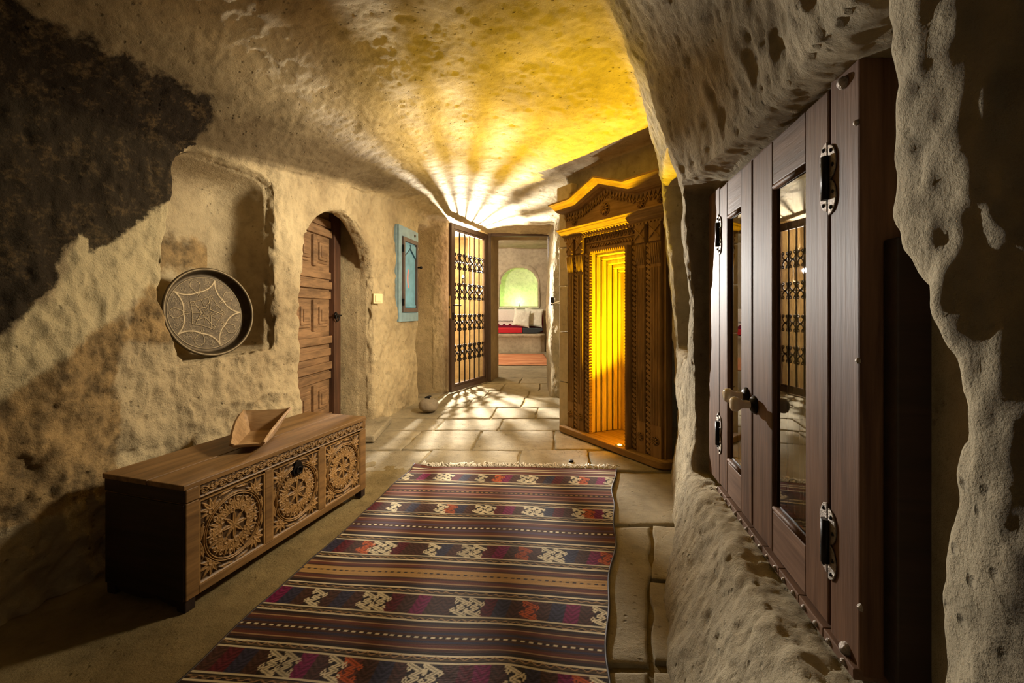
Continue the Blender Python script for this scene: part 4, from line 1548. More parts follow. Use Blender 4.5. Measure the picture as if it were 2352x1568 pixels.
def small_left():
    # switch: centre at the px where the jamb ends
    p = P(867, 686, 3.79)
    t = thing('light_switch', 'cream square light switch on the rough wall beside the arch', 'switch', (-1.168, 3.80, 1.10), math.radians(48))
    MB().box(-0.046, 0.046, 0.0, 0.028, -0.044, 0.044).build('frame', M['switch'], t, 0.006, 3)
    MB().box(-0.030, 0.030, -0.006, 0.01, -0.029, 0.029).build('rocker', M['switch'], t, 0.004, 3)
    # blue cabinet
    a = Vector((-1.115, 4.225))
    b = Vector((-1.035, 4.72))
    rz = math.atan2(b.y - a.y, b.x - a.x)
    L = (b - a).length
    t = thing('wall_cabinet', 'small blue painted wall cabinet with a faded red crescent', 'cabinet', (a.x, a.y, 0), rz)
    z0, z1 = 0.885, 1.835
    MB().box(-0.004, L + 0.004, 0.0, 0.10, z0, z1).build('case', M['blue_grey'], t, 0.004)
    f = MB()
    f.box(0, 0.075, -0.02, 0.0, z0, z1).box(L - 0.03, L, -0.02, 0.0, z0, z1)
    f.box(0.075, L - 0.03, -0.02, 0.0, z1 - 0.10, z1).box(0.075, L - 0.03, -0.02, 0.0, z0, z0 + 0.09)
    f.build('face_frame', M['blue_grey'], t, 0.003)
    dx0, dx1, dz0, dz1 = 0.080, L - 0.034, z0 + 0.094, z1 - 0.104
    d = MB()
    s = 0.042
    d.box(dx0, dx0 + s, -0.034, -0.006, dz0, dz1).box(dx1 - s, dx1, -0.034, -0.006, dz0, dz1)
    d.box(dx0 + s, dx1 - s, -0.034, -0.006, dz1 - s, dz1).box(dx0 + s, dx1 - s, -0.034, -0.006, dz0, dz0 + s)
    dd = d.build('door_frame', M['brown_paint'], t, 0.003)
    px0, px1, pz0, pz1 = dx0 + s, dx1 - s, dz0 + s, dz1 - s
    MB().box(px0, px1, -0.016, -0.006, pz0, pz1).build('panel', M['blue'], dd)
    MB().box(px0 + 0.004, px1 - 0.004, -0.024, -0.016, pz0 + 0.004, pz0 + 0.03).build('panel_moulding', M['blue'], dd, 0.003)
    # ogee arch applied on the panel: left and right spandrels
    xc = (px0 + px1) / 2
    w = (px1 - px0) / 2
    zs = pz1 - 0.02
    zb = pz0 + 0.52
    og = []
    for k in range(25):
        q = k / 24
        x = w * (0.06 + 0.94 * (1 - q) ** 2.1 + 0.12 * math.sin(q * math.pi * 2.0) * q)
        og.append((x, zb + (zs - zb) * q))
    for sg in (-1, 1):
        poly = [(xc + sg * min(x, w), z) for x, z in og] + [(xc + sg * w, zs), ]
        if sg > 0:
            poly = poly[::-1]
        MB().prism(poly, -0.023, -0.015).build('spandrel', M['blue'], dd)
        MB().tube([(xc + sg * min(x, w * 0.98), -0.021, z) for x, z in og], 0.0075, 6).build('ogee_moulding', M['blue_dark'], dd)
    cr = []
    for q in np.linspace(-1.15, 1.15, 17):
        cr.append((xc - 0.012 - 0.058 * math.cos(q), pz0 + 0.30 + 0.105 * math.sin(q)))
    for q in np.linspace(1.15, -1.15, 17):
        cr.append((xc - 0.004 - 0.034 * math.cos(q), pz0 + 0.30 + 0.100 * math.sin(q)))
    MB().prism(cr, -0.0172, -0.0158).build('crescent', M['pink'], dd)
    for z in (dz0 + 0.10, dz1 - 0.12):
        MB().box(dx0 - 0.012, dx0 + 0.006, -0.040, -0.02, z - 0.035, z + 0.035).build('hinge', M['dark_iron'], t, 0.002)
    MB().lathe([(0, 0), (0.010, 0), (0.008, 0.02), (0.016, 0.03), (0.017, 0.040), (0.010, 0.048), (0, 0.05)], 14,
               Matrix.Translation((dx1 - 0.012, -0.034, (dz0 + dz1) / 2 + 0.10)) @ Matrix.Rotation(math.pi / 2, 4, 'X')).build('knob', M['dark_iron'], t)
    MB().lathe([(0, 0), (0.016, 0), (0.012, 0.01), (0, 0.012)], 12, Matrix.Translation((L - 0.10, -0.02, z1 - 0.05)) @ Matrix.Rotation(math.pi / 2, 4, 'X')).build('turn_button', M['brown_paint'], t)
    # round stone with iron ring
    t = thing('stone_weight', 'round grey stone weight with iron ring on the passage floor', 'weight', (-0.815, 4.26, 0))
    n, k = 40, 24
    th = np.linspace(0, 2 * math.pi, n, endpoint=False)
    ph = np.linspace(0.001, math.pi - 0.001, k)
    T, Ph = np.meshgrid(th, ph, indexing='ij')
    sx = np.sign(np.cos(Ph)) * np.abs(np.cos(Ph)) ** 0.9
    p = np.stack([0.098 * np.sin(Ph) * np.cos(T), 0.092 * np.sin(Ph) * np.sin(T), 0.070 + 0.068 * sx], -1).reshape(-1, 3)
    p += (p - np.array([0, 0, 0.07])) * (0.05 * fbm(p, 14, 3, 0.5, 5))[:, None]
    p[:, 2] = np.maximum(p[:, 2], 0.002)
    np_mesh('boulder', p, grid_faces(n, k, True), M['stone'], t)
    MB().tube([(0, 0, 0.128), (0, 0, 0.146)], 0.012, 8).build('staple', M['dark_iron'], t)
    MB().tube([(0.028 * math.cos(q) - 0.006, 0.028 * math.sin(q), 0.152 + 0.006 * math.cos(q)) for q in np.linspace(0, 2 * math.pi, 25)[:-1]], 0.0055, 8, True).build('ring', M['dark_iron'], t)
    # small floor disc by the portal step
    p = P(1312, 1060, 1 / 0.348)
    t = MB().lathe([(0, 0.0), (0.016, 0.0), (0.016, 0.007), (0.010, 0.009), (0, 0.009)], 16).build('floor_disc', M['dark_iron'])
    t.location = (p.x, p.y, 0.002)
    tag(t, 'tiny dark metal disc set in the floor beside the rug fringe', 'disc')
    # latch with cord on the doorway pillar
    p = P(1271, 691, 4.98)
    t = thing('wall_latch', 'small dark wall latch tied with white cord on the pillar', 'latch', (0.455, 4.955, 1.10))
    MB().box(-0.022, 0.018, -0.05, 0.03, -0.045, 0.045).build('plate', M['dark_iron'], t, 0.004)
    MB().tube([(-0.015, -0.055, -0.02), (0.0, -0.065, -0.03), (0.04, -0.07, -0.012), (0.09, -0.06, 0.0), (0.13, -0.04, 0.01), (0.12, -0.06, -0.03), (0.05, -0.07, -0.02)], 0.006, 6).build('cord', M['cord'], t)


small_left()


# ------------------------------------------------------------------ carved portal with the yellow uplight
def rosette(x, z, R, y, m, parent, n=10):
    b = MB()
    T = Matrix.Translation((x, y, z)) @ Matrix.Rotation(math.pi / 2, 4, 'X')
    b.lathe([(0, 0.0), (R, 0.0), (R, 0.004), (R * 0.9, 0.008), (R * 0.86, 0.004), (0, 0.004)], 28, T)
    for k in range(n):
        a = 2 * math.pi * k / n
        pts = []
        for j in range(7):
            q = j / 6
            r = R * (0.22 + 0.66 * q)
            pts.append((x + r * math.cos(a), y - 0.008 - 0.006 * math.sin(q * math.pi), z + r * math.sin(a)))
        b.tube(pts, 0, 6, False, [max(0.001, R * 0.17 * math.sin(math.pi * (0.12 + 0.76 * j / 6))) for j in range(7)])
    b.lathe([(0.0, 0.02), (R * 0.12, 0.017), (R * 0.2, 0.006), (R * 0.2, 0)], 14, T)
    return b.build('rosette', m, parent)


def rope(x, y, z0, z1, r, m, parent, name='rope_moulding', pitch=0.034):
    b = MB()
    n = int((z1 - z0) / pitch)
    for k in range(n):
        z = z0 + (k + 0.5) * (z1 - z0) / n
        Mx = Matrix.Translation((x, y, z)) @ Matrix.Rotation(math.radians(38), 4, 'Y')
        b.box(-r * 1.2, r * 1.2, -r * 0.6, r * 0.5, -pitch * 0.30, pitch * 0.30, Mx)
    b.box(x - r, x + r, y + r * 0.1, y + r, z0, z1)
    return b.build(name, m, parent)


def portal():
    rz = math.atan2(-0.853, 0.523)
    t = thing('carved_portal', 'carved wooden portal with pediment and narrow doorway lit yellow inside', 'portal', (0.457, 3.6, 0), rz)
    # local: x along, -y towards the passage
    W = 0.99
    A, B = 0.295, 0.700          # opening
    zt = 1.445
    zc0, zc1 = 1.575, 1.655      # cornice
    wood, woodh = M['portal'], M['portal_h']
    # lower blocks that carry the frame
    MB().box(0.02, A - 0.004, 0.0, 0.06, 0.05, zc0).build('left_board', wood, t)
    MB().box(B + 0.004, W, 0.0, 0.06, 0.05, zc0).build('right_board', wood, t)
    MB().box(A - 0.004, B + 0.004, 0.0, 0.06, zt, zc0).build('lintel_board', woodh, t)
    # pilasters: flutes, carved capital, plain block with star at the foot
    for i, (x0, x1) in enumerate(((0.035, 0.105), (0.150, 0.225), (B + 0.065, B + 0.140), (B + 0.185, W - 0.02))):
        p = MB().box(x0, x1, -0.022, 0.0, 0.05, zc0 - 0.005).build('pilaster', wood, t, 0.003)
        fl = MB()
        n = 4
        for k in range(n):
            xc = x0 + (x1 - x0) * (k + 0.5) / n
            fl.tube([(xc, -0.022, 0.26), (xc, -0.022, 1.28)], (x1 - x0) / n * 0.36, 6)
        fl.s = [False] * len(fl.s)
        fl.build('reeding', wood, p)
        cp = MB()
        cp.box(x0 - 0.004, x1 + 0.004, -0.034, -0.018, 1.445, 1.57)
        for s in (1, -1):
            Mx = Matrix.Translation(((x0 + x1) / 2, -0.036, 1.508)) @ Matrix.Rotation(s * 0.75, 4, 'Y')
            cp.box(-0.055, 0.055, -0.006, 0.004, -0.005, 0.005, Mx)
        for k in range(5):
            xc = x0 + (x1 - x0) * (k + 0.5) / 5
            cp.tube([(xc, -0.024, 1.30), (xc, -0.032, 1.36), (xc, -0.040, 1.43)], 0, 6, False, [0.004, 0.009, 0.006])
        cp.build('capital', wood, p, 0.002)
        rosette((x0 + x1) / 2, 0.16, 0.030, -0.022, wood, p, 8)
    # rope mouldings between pilasters and beside the opening
    for x in (0.128, 0.258, B + 0.040, B + 0.163):
        rope(x, -0.008, 0.06, 1.44, 0.016, wood, t)
    # toothed lips of the opening
    for x, s in ((A - 0.006, 1), (B + 0.006, -1)):
        b = MB()
        out = -0.060 if s < 0 else -0.024
        for k in range(64):
            z = 0.06 + k * (zt - 0.07) / 64
            b.prism([(x, z), (x + s * 0.014, z + 0.010), (x, z + 0.019)] if s > 0 else [(x, z + 0.019), (x - 0.014, z + 0.010), (x, z)], out, 0.002)
        b.box(x - 0.006, x + 0.006, out, 0.002, 0.053, zt)
        b.build('toothed_lip', wood, t)
    b = MB()
    for k in range(20):
        x = A + 0.005 + k * (B - A - 0.01) / 20
        b.prism([(x, zt + 0.004), (x + 0.009, zt - 0.018), (x + 0.019, zt + 0.004)], -0.026, 0.002)
    b.box(A - 0.02, B + 0.02, -0.024, 0.0, zt, zt + 0.022)
    b.build('toothed_lip', wood, t)
    # lintel: slanted rope row and zigzag frieze
    b = MB()
    for k in range(16):
        x = A - 0.02 + (k + 0.5) * (B - A + 0.04) / 16
        s = 1 if k < 8 else -1
        b.box(-0.014, 0.014, -0.010, 0.0, -0.005, 0.005, Matrix.Translation((x, 0, zt + 0.045)) @ Matrix.Rotation(-s * 0.7, 4, 'Y'))
    b.build('lintel_rope', wood, t)
    b = MB()
    n = 14
    x0, x1 = 0.245, B + 0.055
    for k in range(n):
        xa = x0 + k * (x1 - x0) / n
        xm = xa + (x1 - x0) / n / 2
        xb = xa + (x1 - x0) / n
        b.tube([(xa, -0.004, 1.525), (xm, -0.004, 1.562), (xb, -0.004, 1.525)], 0.005, 5)
    b.box(x0, x1, -0.008, 0, 1.512, 1.520)
    b.build('zigzag_frieze', wood, t)
    # cornice, stepped outwards
    cprof = [(0.06, 0.0), (-0.018, 0.0), (-0.023, 0.012), (-0.024, 0.017), (-0.044, 0.030), (-0.046, 0.036), (-0.072, 0.058), (-0.074, 0.064), (-0.088, 0.072), (-0.088, 0.080), (0.06, 0.080)]
    MB().add(*_sweep([(-0.012, zc0), (W + 0.012, zc0)], cprof, 0.30)).build('cornice', woodh, t, 0.002)
    d = MB()
    for k in range(34):
        x = 0.0 + (k + 0.5) * W / 34
        d.box(x - 0.008, x + 0.008, -0.036, -0.016, zc0 - 0.012, zc0 + 0.004)
    d.build('dentil_row', woodh, t)
    # pediment board
    top = [(-0.01, 1.795), (0.20, 1.795), (0.475, 1.892), (0.755, 1.790), (W + 0.01, 1.785)]
    MB().prism([(-0.01, zc1 - 0.003), (W + 0.01, zc1 - 0.003)] + top[::-1], -0.010, 0.05).build('pediment_board', woodh, t)
    # crown moulding follows the top line, flared outwards in steps
    ext = [(-0.02, 1.795), (0.20, 1.795), (0.475, 1.892), (0.755, 1.790), (W + 0.02, 1.785)]
    kprof = [(0.05, -0.004), (-0.050, -0.004), (-0.066, 0.002), (-0.076, 0.004), (-0.122, 0.044), (-0.130, 0.047), (-0.142, 0.054), (-0.150, 0.056), (-0.150, 0.070), (0.05, 0.070)]
    MB().add(*_sweep(ext, kprof, 0.30)).build('crown_moulding', woodh, t, 0.002)
    # wavy zigzag below the crown
    b = MB()
    pts = []
    for (p, q) in zip(top[:-1], top[1:]):
        n = max(3, int(round(math.hypot(q[0] - p[0], q[1] - p[1]) / 0.034)))
        for k in range(n):
            s0, s1 = k / n, (k + 1) / n
            xa, za = p[0] + (q[0] - p[0]) * s0, p[1] + (q[1] - p[1]) * s0
            xb, zb = p[0] + (q[0] - p[0]) * s1, p[1] + (q[1] - p[1]) * s1
            xm, zm = (xa + xb) / 2, (za + zb) / 2
            b.prism([(xa, za - 0.004), (xm, zm - 0.055), (xb, zb - 0.004)], -0.024, -0.009)
            b.tube([(xa, -0.018, za - 0.036), (xm, -0.018, zm - 0.068), (xb, -0.018, zb - 0.036)], 0.005, 5)
    b.build('zigzag_trim', woodh, t)
    rosette(0.455, 1.745, 0.050, -0.010, wood, t, 10)
    rosette(0.110, 1.712, 0.032, -0.010, wood, t, 8)
    rosette(0.800, 1.715, 0.036, -0.010, wood, t, 10)
    rosette(0.955, 1.705, 0.022, -0.010, wood, t, 8)
    # inside: frames stepping inwards to the inner door
    steps = [(0.0, A, B, zt), (0.050, A + 0.004, B - 0.004, zt - 0.028), (0.10, A + 0.012, B - 0.012, zt - 0.056), (0.155, A + 0.020, B - 0.020, zt - 0.088), (0.205, A + 0.030, B - 0.030, zt - 0.118), (0.255, A + 0.040, B - 0.040, zt - 0.145)]
    for (d0, a, bb, z), d1 in zip(steps, [s[0] for s in steps[1:]] + [0.30]):
        f = MB()
        f.box(a - 0.09, a, d0 + 0.003, d1, 0.055, z).box(bb, bb + 0.09, d0 + 0.003, d1, 0.055, z)
        f.box(a - 0.09, bb + 0.09, d0 + 0.003, d1, z, z + 0.09)
        jo = f.build('inner_jamb', M['inner_door'], t, 0.006)
        MB().box(a - 0.001, a + 0.0015, d1 - 0.011, d1 - 0.002, 0.055, z - 0.002).box(a, bb, d1 - 0.011, d1 - 0.002, z - 0.0015, z + 0.001).build('groove', M['chest_dark'], jo)
    dd = 0.285
    a, bb, z = A + 0.041, B - 0.041, zt - 0.146
    dr = MB().box(a, bb, dd, dd + 0.04, 0.055, z).build('inner_door', M['inner_panel'], t)
    MB().box(a, a + 0.07, dd - 0.016, dd, 0.055, z).box(bb - 0.07, bb, dd - 0.016, dd, 0.055, z).box(a + 0.07, bb - 0.07, dd - 0.016, dd, z - 0.09, z).box(a + 0.07, bb - 0.07, dd - 0.016, dd, 0.055, 0.25).box(a + 0.07, bb - 0.07, dd - 0.016, dd, 0.255, 0.30).build('stile_frame', M['inner_panel'], dr, 0.003)
    for k in range(3):
        x = a + 0.082 + k * (bb - a - 0.14) / 3
        MB().box(x, x + (bb - a - 0.14) / 3 - 0.008, dd - 0.010, dd, 0.31, z - 0.10).build('plank', M['inner_panel'], dr, 0.003)
    MB().box(a + 0.075, bb - 0.075, dd - 0.024, dd - 0.012, 0.262, 0.292).build('bar', M['chest_dark'], dr, 0.002)
    MB().lathe([(0, 0), (0.014, 0), (0.012, 0.012), (0, 0.016)], 12, Matrix.Translation((a + 0.10, dd - 0.01, 1.16)) @ Matrix.Rotation(math.pi / 2, 4, 'X')).build('stud', M['dark_iron'], dr)
    # sill board with a rounded end, floor inside
    n = 10
    poly = [(-0.02, 0.30), (-0.02, -0.07)]
    poly += [(W - 0.04 + 0.09 * math.sin(q), 0.02 - 0.09 * math.cos(q)) for q in np.linspace(0, math.pi / 2, n)]
    poly += [(W + 0.05, 0.06), (W - 0.2, 0.06), (W - 0.2, 0.30)]
    b = MB()
    vs = [(x, y, 0.004) for x, y in poly] + [(x, y, 0.052) for x, y in poly]
    m = len(poly)
    b.add(vs, [tuple(range(m - 1, -1, -1)), tuple(range(m, 2 * m))] + [(i, (i + 1) % m, (i + 1) % m + m, i + m) for i in range(m)])
    b.build('sill_board', M['portal_h'], t, 0.006)
    # recessed uplight in the sill
    u = thing('floor_uplight', 'small bright yellow uplight set in the portal sill', 'light', (LED[0], LED[1], 0.052))
    MB().lathe([(0, 0), (0.030, 0), (0.030, 0.003), (0.024, 0.006), (0.018, 0.004), (0, 0.004)], 20).build('bezel', M['hammered'], u)
    MB().lathe([(0, 0.004), (0.013, 0.004), (0.011, 0.008), (0, 0.010)], 14).build('lens', M['bulb_yellow'], u)
    # stone blocks to the left of the frame
    st = thing('stone_jamb', 'tan ashlar stone jamb left of the carved portal', 'jamb', (0.457, 3.6, 0), rz)
    zz = [0.0, 0.40, 0.82, 1.20, 1.52, 1.86]
    for i in range(len(zz) - 1):
        w = 0.10 + 0.006 * (i % 2)
        MB().box(-w, 0.016, -0.004 - 0.004 * ((i + 1) % 2), 0.10, zz[i] + 0.003, zz[i + 1] - 0.003).build('stone_block', M['rock_smooth'], st, 0.008)
    cb = MB()
    pr = [(-0.11, 1.88), (0.06, 1.88), (0.06, 1.94), (0.09, 1.95), (0.09, 2.03), (-0.11, 2.03)]
    cb.prism(pr, -0.03, 0.12)
    cb.build('corbel_block', M['rock_smooth'], st, 0.014)


def _sweep(line, prof, flare=0.0):
    """closed profile (y, h) swept along a line of (x, z); the ends flare outwards with the profile"""
    n, m = len(line), len(prof)
    vs = []
    for i, (x, z) in enumerate(line):
        for y, h in prof:
            dx = -flare * -y if False else 0.0
            if i == 0:
                dx = flare * min(y, 0)
            elif i == n - 1:
                dx = -flare * min(y, 0)
            vs.append((x + dx, y, z + h))
    fs = [tuple(range(m)), tuple((n - 1) * m + k for k in range(m - 1, -1, -1))]
    for i in range(n - 1):
        for k in range(m):
            a, b = i * m + k, i * m + (k + 1) % m
            fs.append((b, a, a + m, b + m))
    return vs, fs


def _strip(line, h0, h1, y0, y1):
    n = len(line)
    vs = []
    for x, z in line:
        vs += [(x, y0, z + h0), (x, y0, z + h1), (x, y1, z + h1), (x, y1, z + h0)]
    fs = [(0, 1, 2, 3), tuple(4 * (n - 1) + k for k in (3, 2, 1, 0))]
    for i in range(n - 1):
        for k in range(4):
            a, b = 4 * i + k, 4 * i + (k + 1) % 4
            fs.append((a, a + 4, b + 4, b))
    return vs, fs


portal()


# ------------------------------------------------------------------ glazed cupboard in the right wall
def cupboard():
    rz = math.atan2(1.0, CUP_S)
    cc_ = 1.0 / math.hypot(1.0, CUP_S)
    t = thing('glazed_cupboard', 'dark wooden cupboard with two glazed doors set in the right wall', 'cupboard', (0.600, 0.750, 0), rz)
    # local x from near to far, +y out into the passage
    z0, z1 = 0.385, 1.430
    wd, wh = M['cupboard'], M['cupboard_h']
    L = 0.945
    f = 0.0
    th = 0.045
    MB().box(0.0, 0.095, -0.10, f, z0 - 0.02, z1 + 0.02).build('near_stile', wd, t, 0.006, 3)
    MB().box(0.809, L, -0.10, f, z0 - 0.005, z1 + 0.01).build('far_stile', wd, t, 0.005, 3)
    MB().box(0.095, 0.809, -0.10, -0.02, z1 - 0.02, z1 + 0.02).build('top_rail', wh, t, 0.003)
    MB().box(0.095, 0.809, -0.10, -0.02, z0 - 0.03, z0 + 0.02).build('bottom_rail', wh, t, 0.003)
    MB().box(-0.034, -0.0005, -0.14, -0.034, z0 - 0.01, 1.12).build('side_board', M['chest_dark'], t, 0.004)
    zp0, zp1 = 0.492, 1.318

    def door(x0, x1, s0, s1, name, knob_x, knob_z):
        d = thing(name, None, None)
        bpy.data.objects.remove(d)
        fr = MB()
        fr.box(x0, x0 + s0, -0.036, f, z0, z1).box(x1 - s1, x1, -0.036, f, z0, z1)
        d = fr.build('door', wd, t, 0.004, 2)
        MB().box(x0 + s0, x1 - s1, -0.036, f - 0.001, zp1, z1).build('door_rail', wh, d, 0.003)
        MB().box(x0 + s0, x1 - s1, -0.036, f - 0.001, z0, zp0).build('door_rail', wh, d, 0.003)
        mo = MB()
        for zz, sg in ((zp1, -1), (zp0, 1)):
            mo.tube([(x0 + s0, -0.006, zz + sg * 0.006), (x1 - s1, -0.006, zz + sg * 0.006)], 0.007, 8)
            mo.box(x0 + s0, x1 - s1, -0.030, -0.008, min(zz, zz + sg * 0.014), max(zz, zz + sg * 0.014))
        mo.box(x0 + s0 - 0.001, x0 + s0 + 0.004, -0.030, -0.007, zp0, zp1).box(x1 - s1 - 0.004, x1 - s1 + 0.001, -0.030, -0.007, zp0, zp1)
        mo.build('glazing_bead', wd, d)
        MB().add([(x0 + s0, -0.010, zp0), (x1 - s1, -0.010, zp0), (x1 - s1, -0.010, zp1), (x0 + s0, -0.010, zp1)], [(0, 3, 2, 1)]).build('pane', M['glass'], d)
        kb = MB()
        T = Matrix.Translation((knob_x, f, knob_z)) @ Matrix.Rotation(-math.pi / 2, 4, 'X') @ Matrix.Scale(1.2, 4)
        kb.lathe([(0.0, 0), (0.021, 0.0), (0.021, 0.003), (0.016, 0.008), (0.010, 0.011), (0, 0.012)], 22, T)
        k = kb.build('knob_plate', M['dark_iron'], d)
        kb = MB()
        kb.lathe([(0.0085, 0.010), (0.0095, 0.018), (0.009, 0.026), (0.0115, 0.032), (0.0165, 0.038), (0.0178, 0.044), (0.0160, 0.050), (0.011, 0.0535), (0.004, 0.0545), (0, 0.0546)], 24, T)
        kb.build('knob', M['porcelain'], k)
        return d
    door(0.100, 0.494, 0.093, 0.133, 'near_door', 0.478, 0.735)
    door(0.501, 0.805, 0.090, 0.083, 'far_door', 0.540, 0.748)
    # hammered butterfly hinges
    def hinge(x, z, h=0.068, far=False):
        outline = []
        for k in range(33):
            q = k / 32
            zz = -h + 2 * h * q
            w = 0.006 + 0.021 * abs(math.sin(2 * math.pi * (0.5 * q + 0.0) * 2 * 0.5 * 2)) ** 0.6 if False else 0.008 + 0.020 * abs(math.sin(2 * math.pi * q)) ** 0.55
            if q < 0.03 or q > 0.97:
                w = 0.005
            outline.append((w, zz))
        root = None
        for s in (1, -1):
            dz = 0.004 * s
            poly = [(x + s * 0.002, z + dz - h)] + [(x + s * w, z + dz + zz) for w, zz in outline] + [(x + s * 0.002, z + dz + h)]
            if s < 0:
                poly = poly[::-1]
            b = MB().prism(poly, f + 0.0002, f + 0.0035)
            if root is None:
                root = b.build('hinge', M['hammered'], t, 0.001, 1)
            else:
                b.build('hinge_leaf', M['hammered'], root, 0.001, 1)
            for zz, w in ((-h * 0.80, 0.013), (-h * 0.38, 0.019), (h * 0.38, 0.019), (h * 0.80, 0.013)):
                MB().lathe([(0.0042, 0), (0.0036, 0.002), (0, 0.003)], 10, Matrix.Translation((x + s * w, f + 0.0035, z + dz + zz)) @ Matrix.Rotation(-math.pi / 2, 4, 'X')).build('nail', M['dark_iron'], root)
        MB().tube([(x, f + 0.006, z - h * 0.62), (x, f + 0.006, z + h * 0.62)], 0.0085, 12).build('barrel', M['dark_iron'], root)
    for zz in (1.256, 0.552):
        hinge(0.098, zz, 0.068)
        hinge(0.807, zz + 0.012, 0.068, True)
    # studs on the near stile
    for px, py, r in ((1940, 190, 0.012), (1968, 282, 0.0055), (1973, 828, 0.0055), (1978, 1395, 0.006), (1945, 1490, 0.012)):
        rr_ = (px - 1176) / F_PX
        Y = CUP_A / (rr_ - CUP_S)
        x = (Y - 0.75) / cc_
        z = CAM_Z + (HORIZON - py) / F_PX * Y
        z = min(max(z, z0 - 0.005), z1 + 0.005)
        MB().lathe([(r, 0), (r * 0.95, r * 0.4), (r * 0.6, r * 0.85), (0, r)], 14, Matrix.Translation((x, f, z)) @ Matrix.Rotation(-math.pi / 2, 4, 'X')).build('stud', M['hammered'], t)
    # studded strip along the foot of the doors
    sb = MB()
    for k in range(8):
        xa = 0.0 + k * 0.100
        sb.box(xa + 0.0006, xa + 0.0994, -0.05, 0.010, z0 - 0.024 - 0.001 * (k % 2), z0 - 0.005)
    s = sb.build('foot_strip', wh, t, 0.002)
    st = None
    for k in range(17):
        if st is None:
            st = MB().lathe([(0.006, 0), (0.0055, 0.003), (0.003, 0.0055), (0, 0.006)], 10, Matrix.Rotation(-math.pi / 2, 4, 'X')).build('stud', M['hammered'], s)
            o = st
        else:
            o = st.copy()
            COL.objects.link(o)
        o.location = (0.03 + k * 0.048, 0.0095, z0 - 0.015)
    # sheer curtains behind the panes
    for (xa, xb) in ((0.16, 0.490), (0.55, 0.800)):
        n, k = 90, 6
        V = []
        for i in range(n):
            q = i / (n - 1)
            for j in range(k):
                V.append((xa + (xb - xa) * q, -0.047 + 0.006 * math.sin(q * 95) + 0.003 * math.sin(q * 23 + j * 0.3), zp0 - 0.04 + (zp1 - zp0 + 0.08) * j / (k - 1)))
        np_mesh('curtain', np.array(V), grid_faces(n, k), M['sheer'], t)
    MB().box(0.09, 0.82, -0.135, -0.125, z0, z1).build('back_board', M['chest_dark'], t)


cupboard()


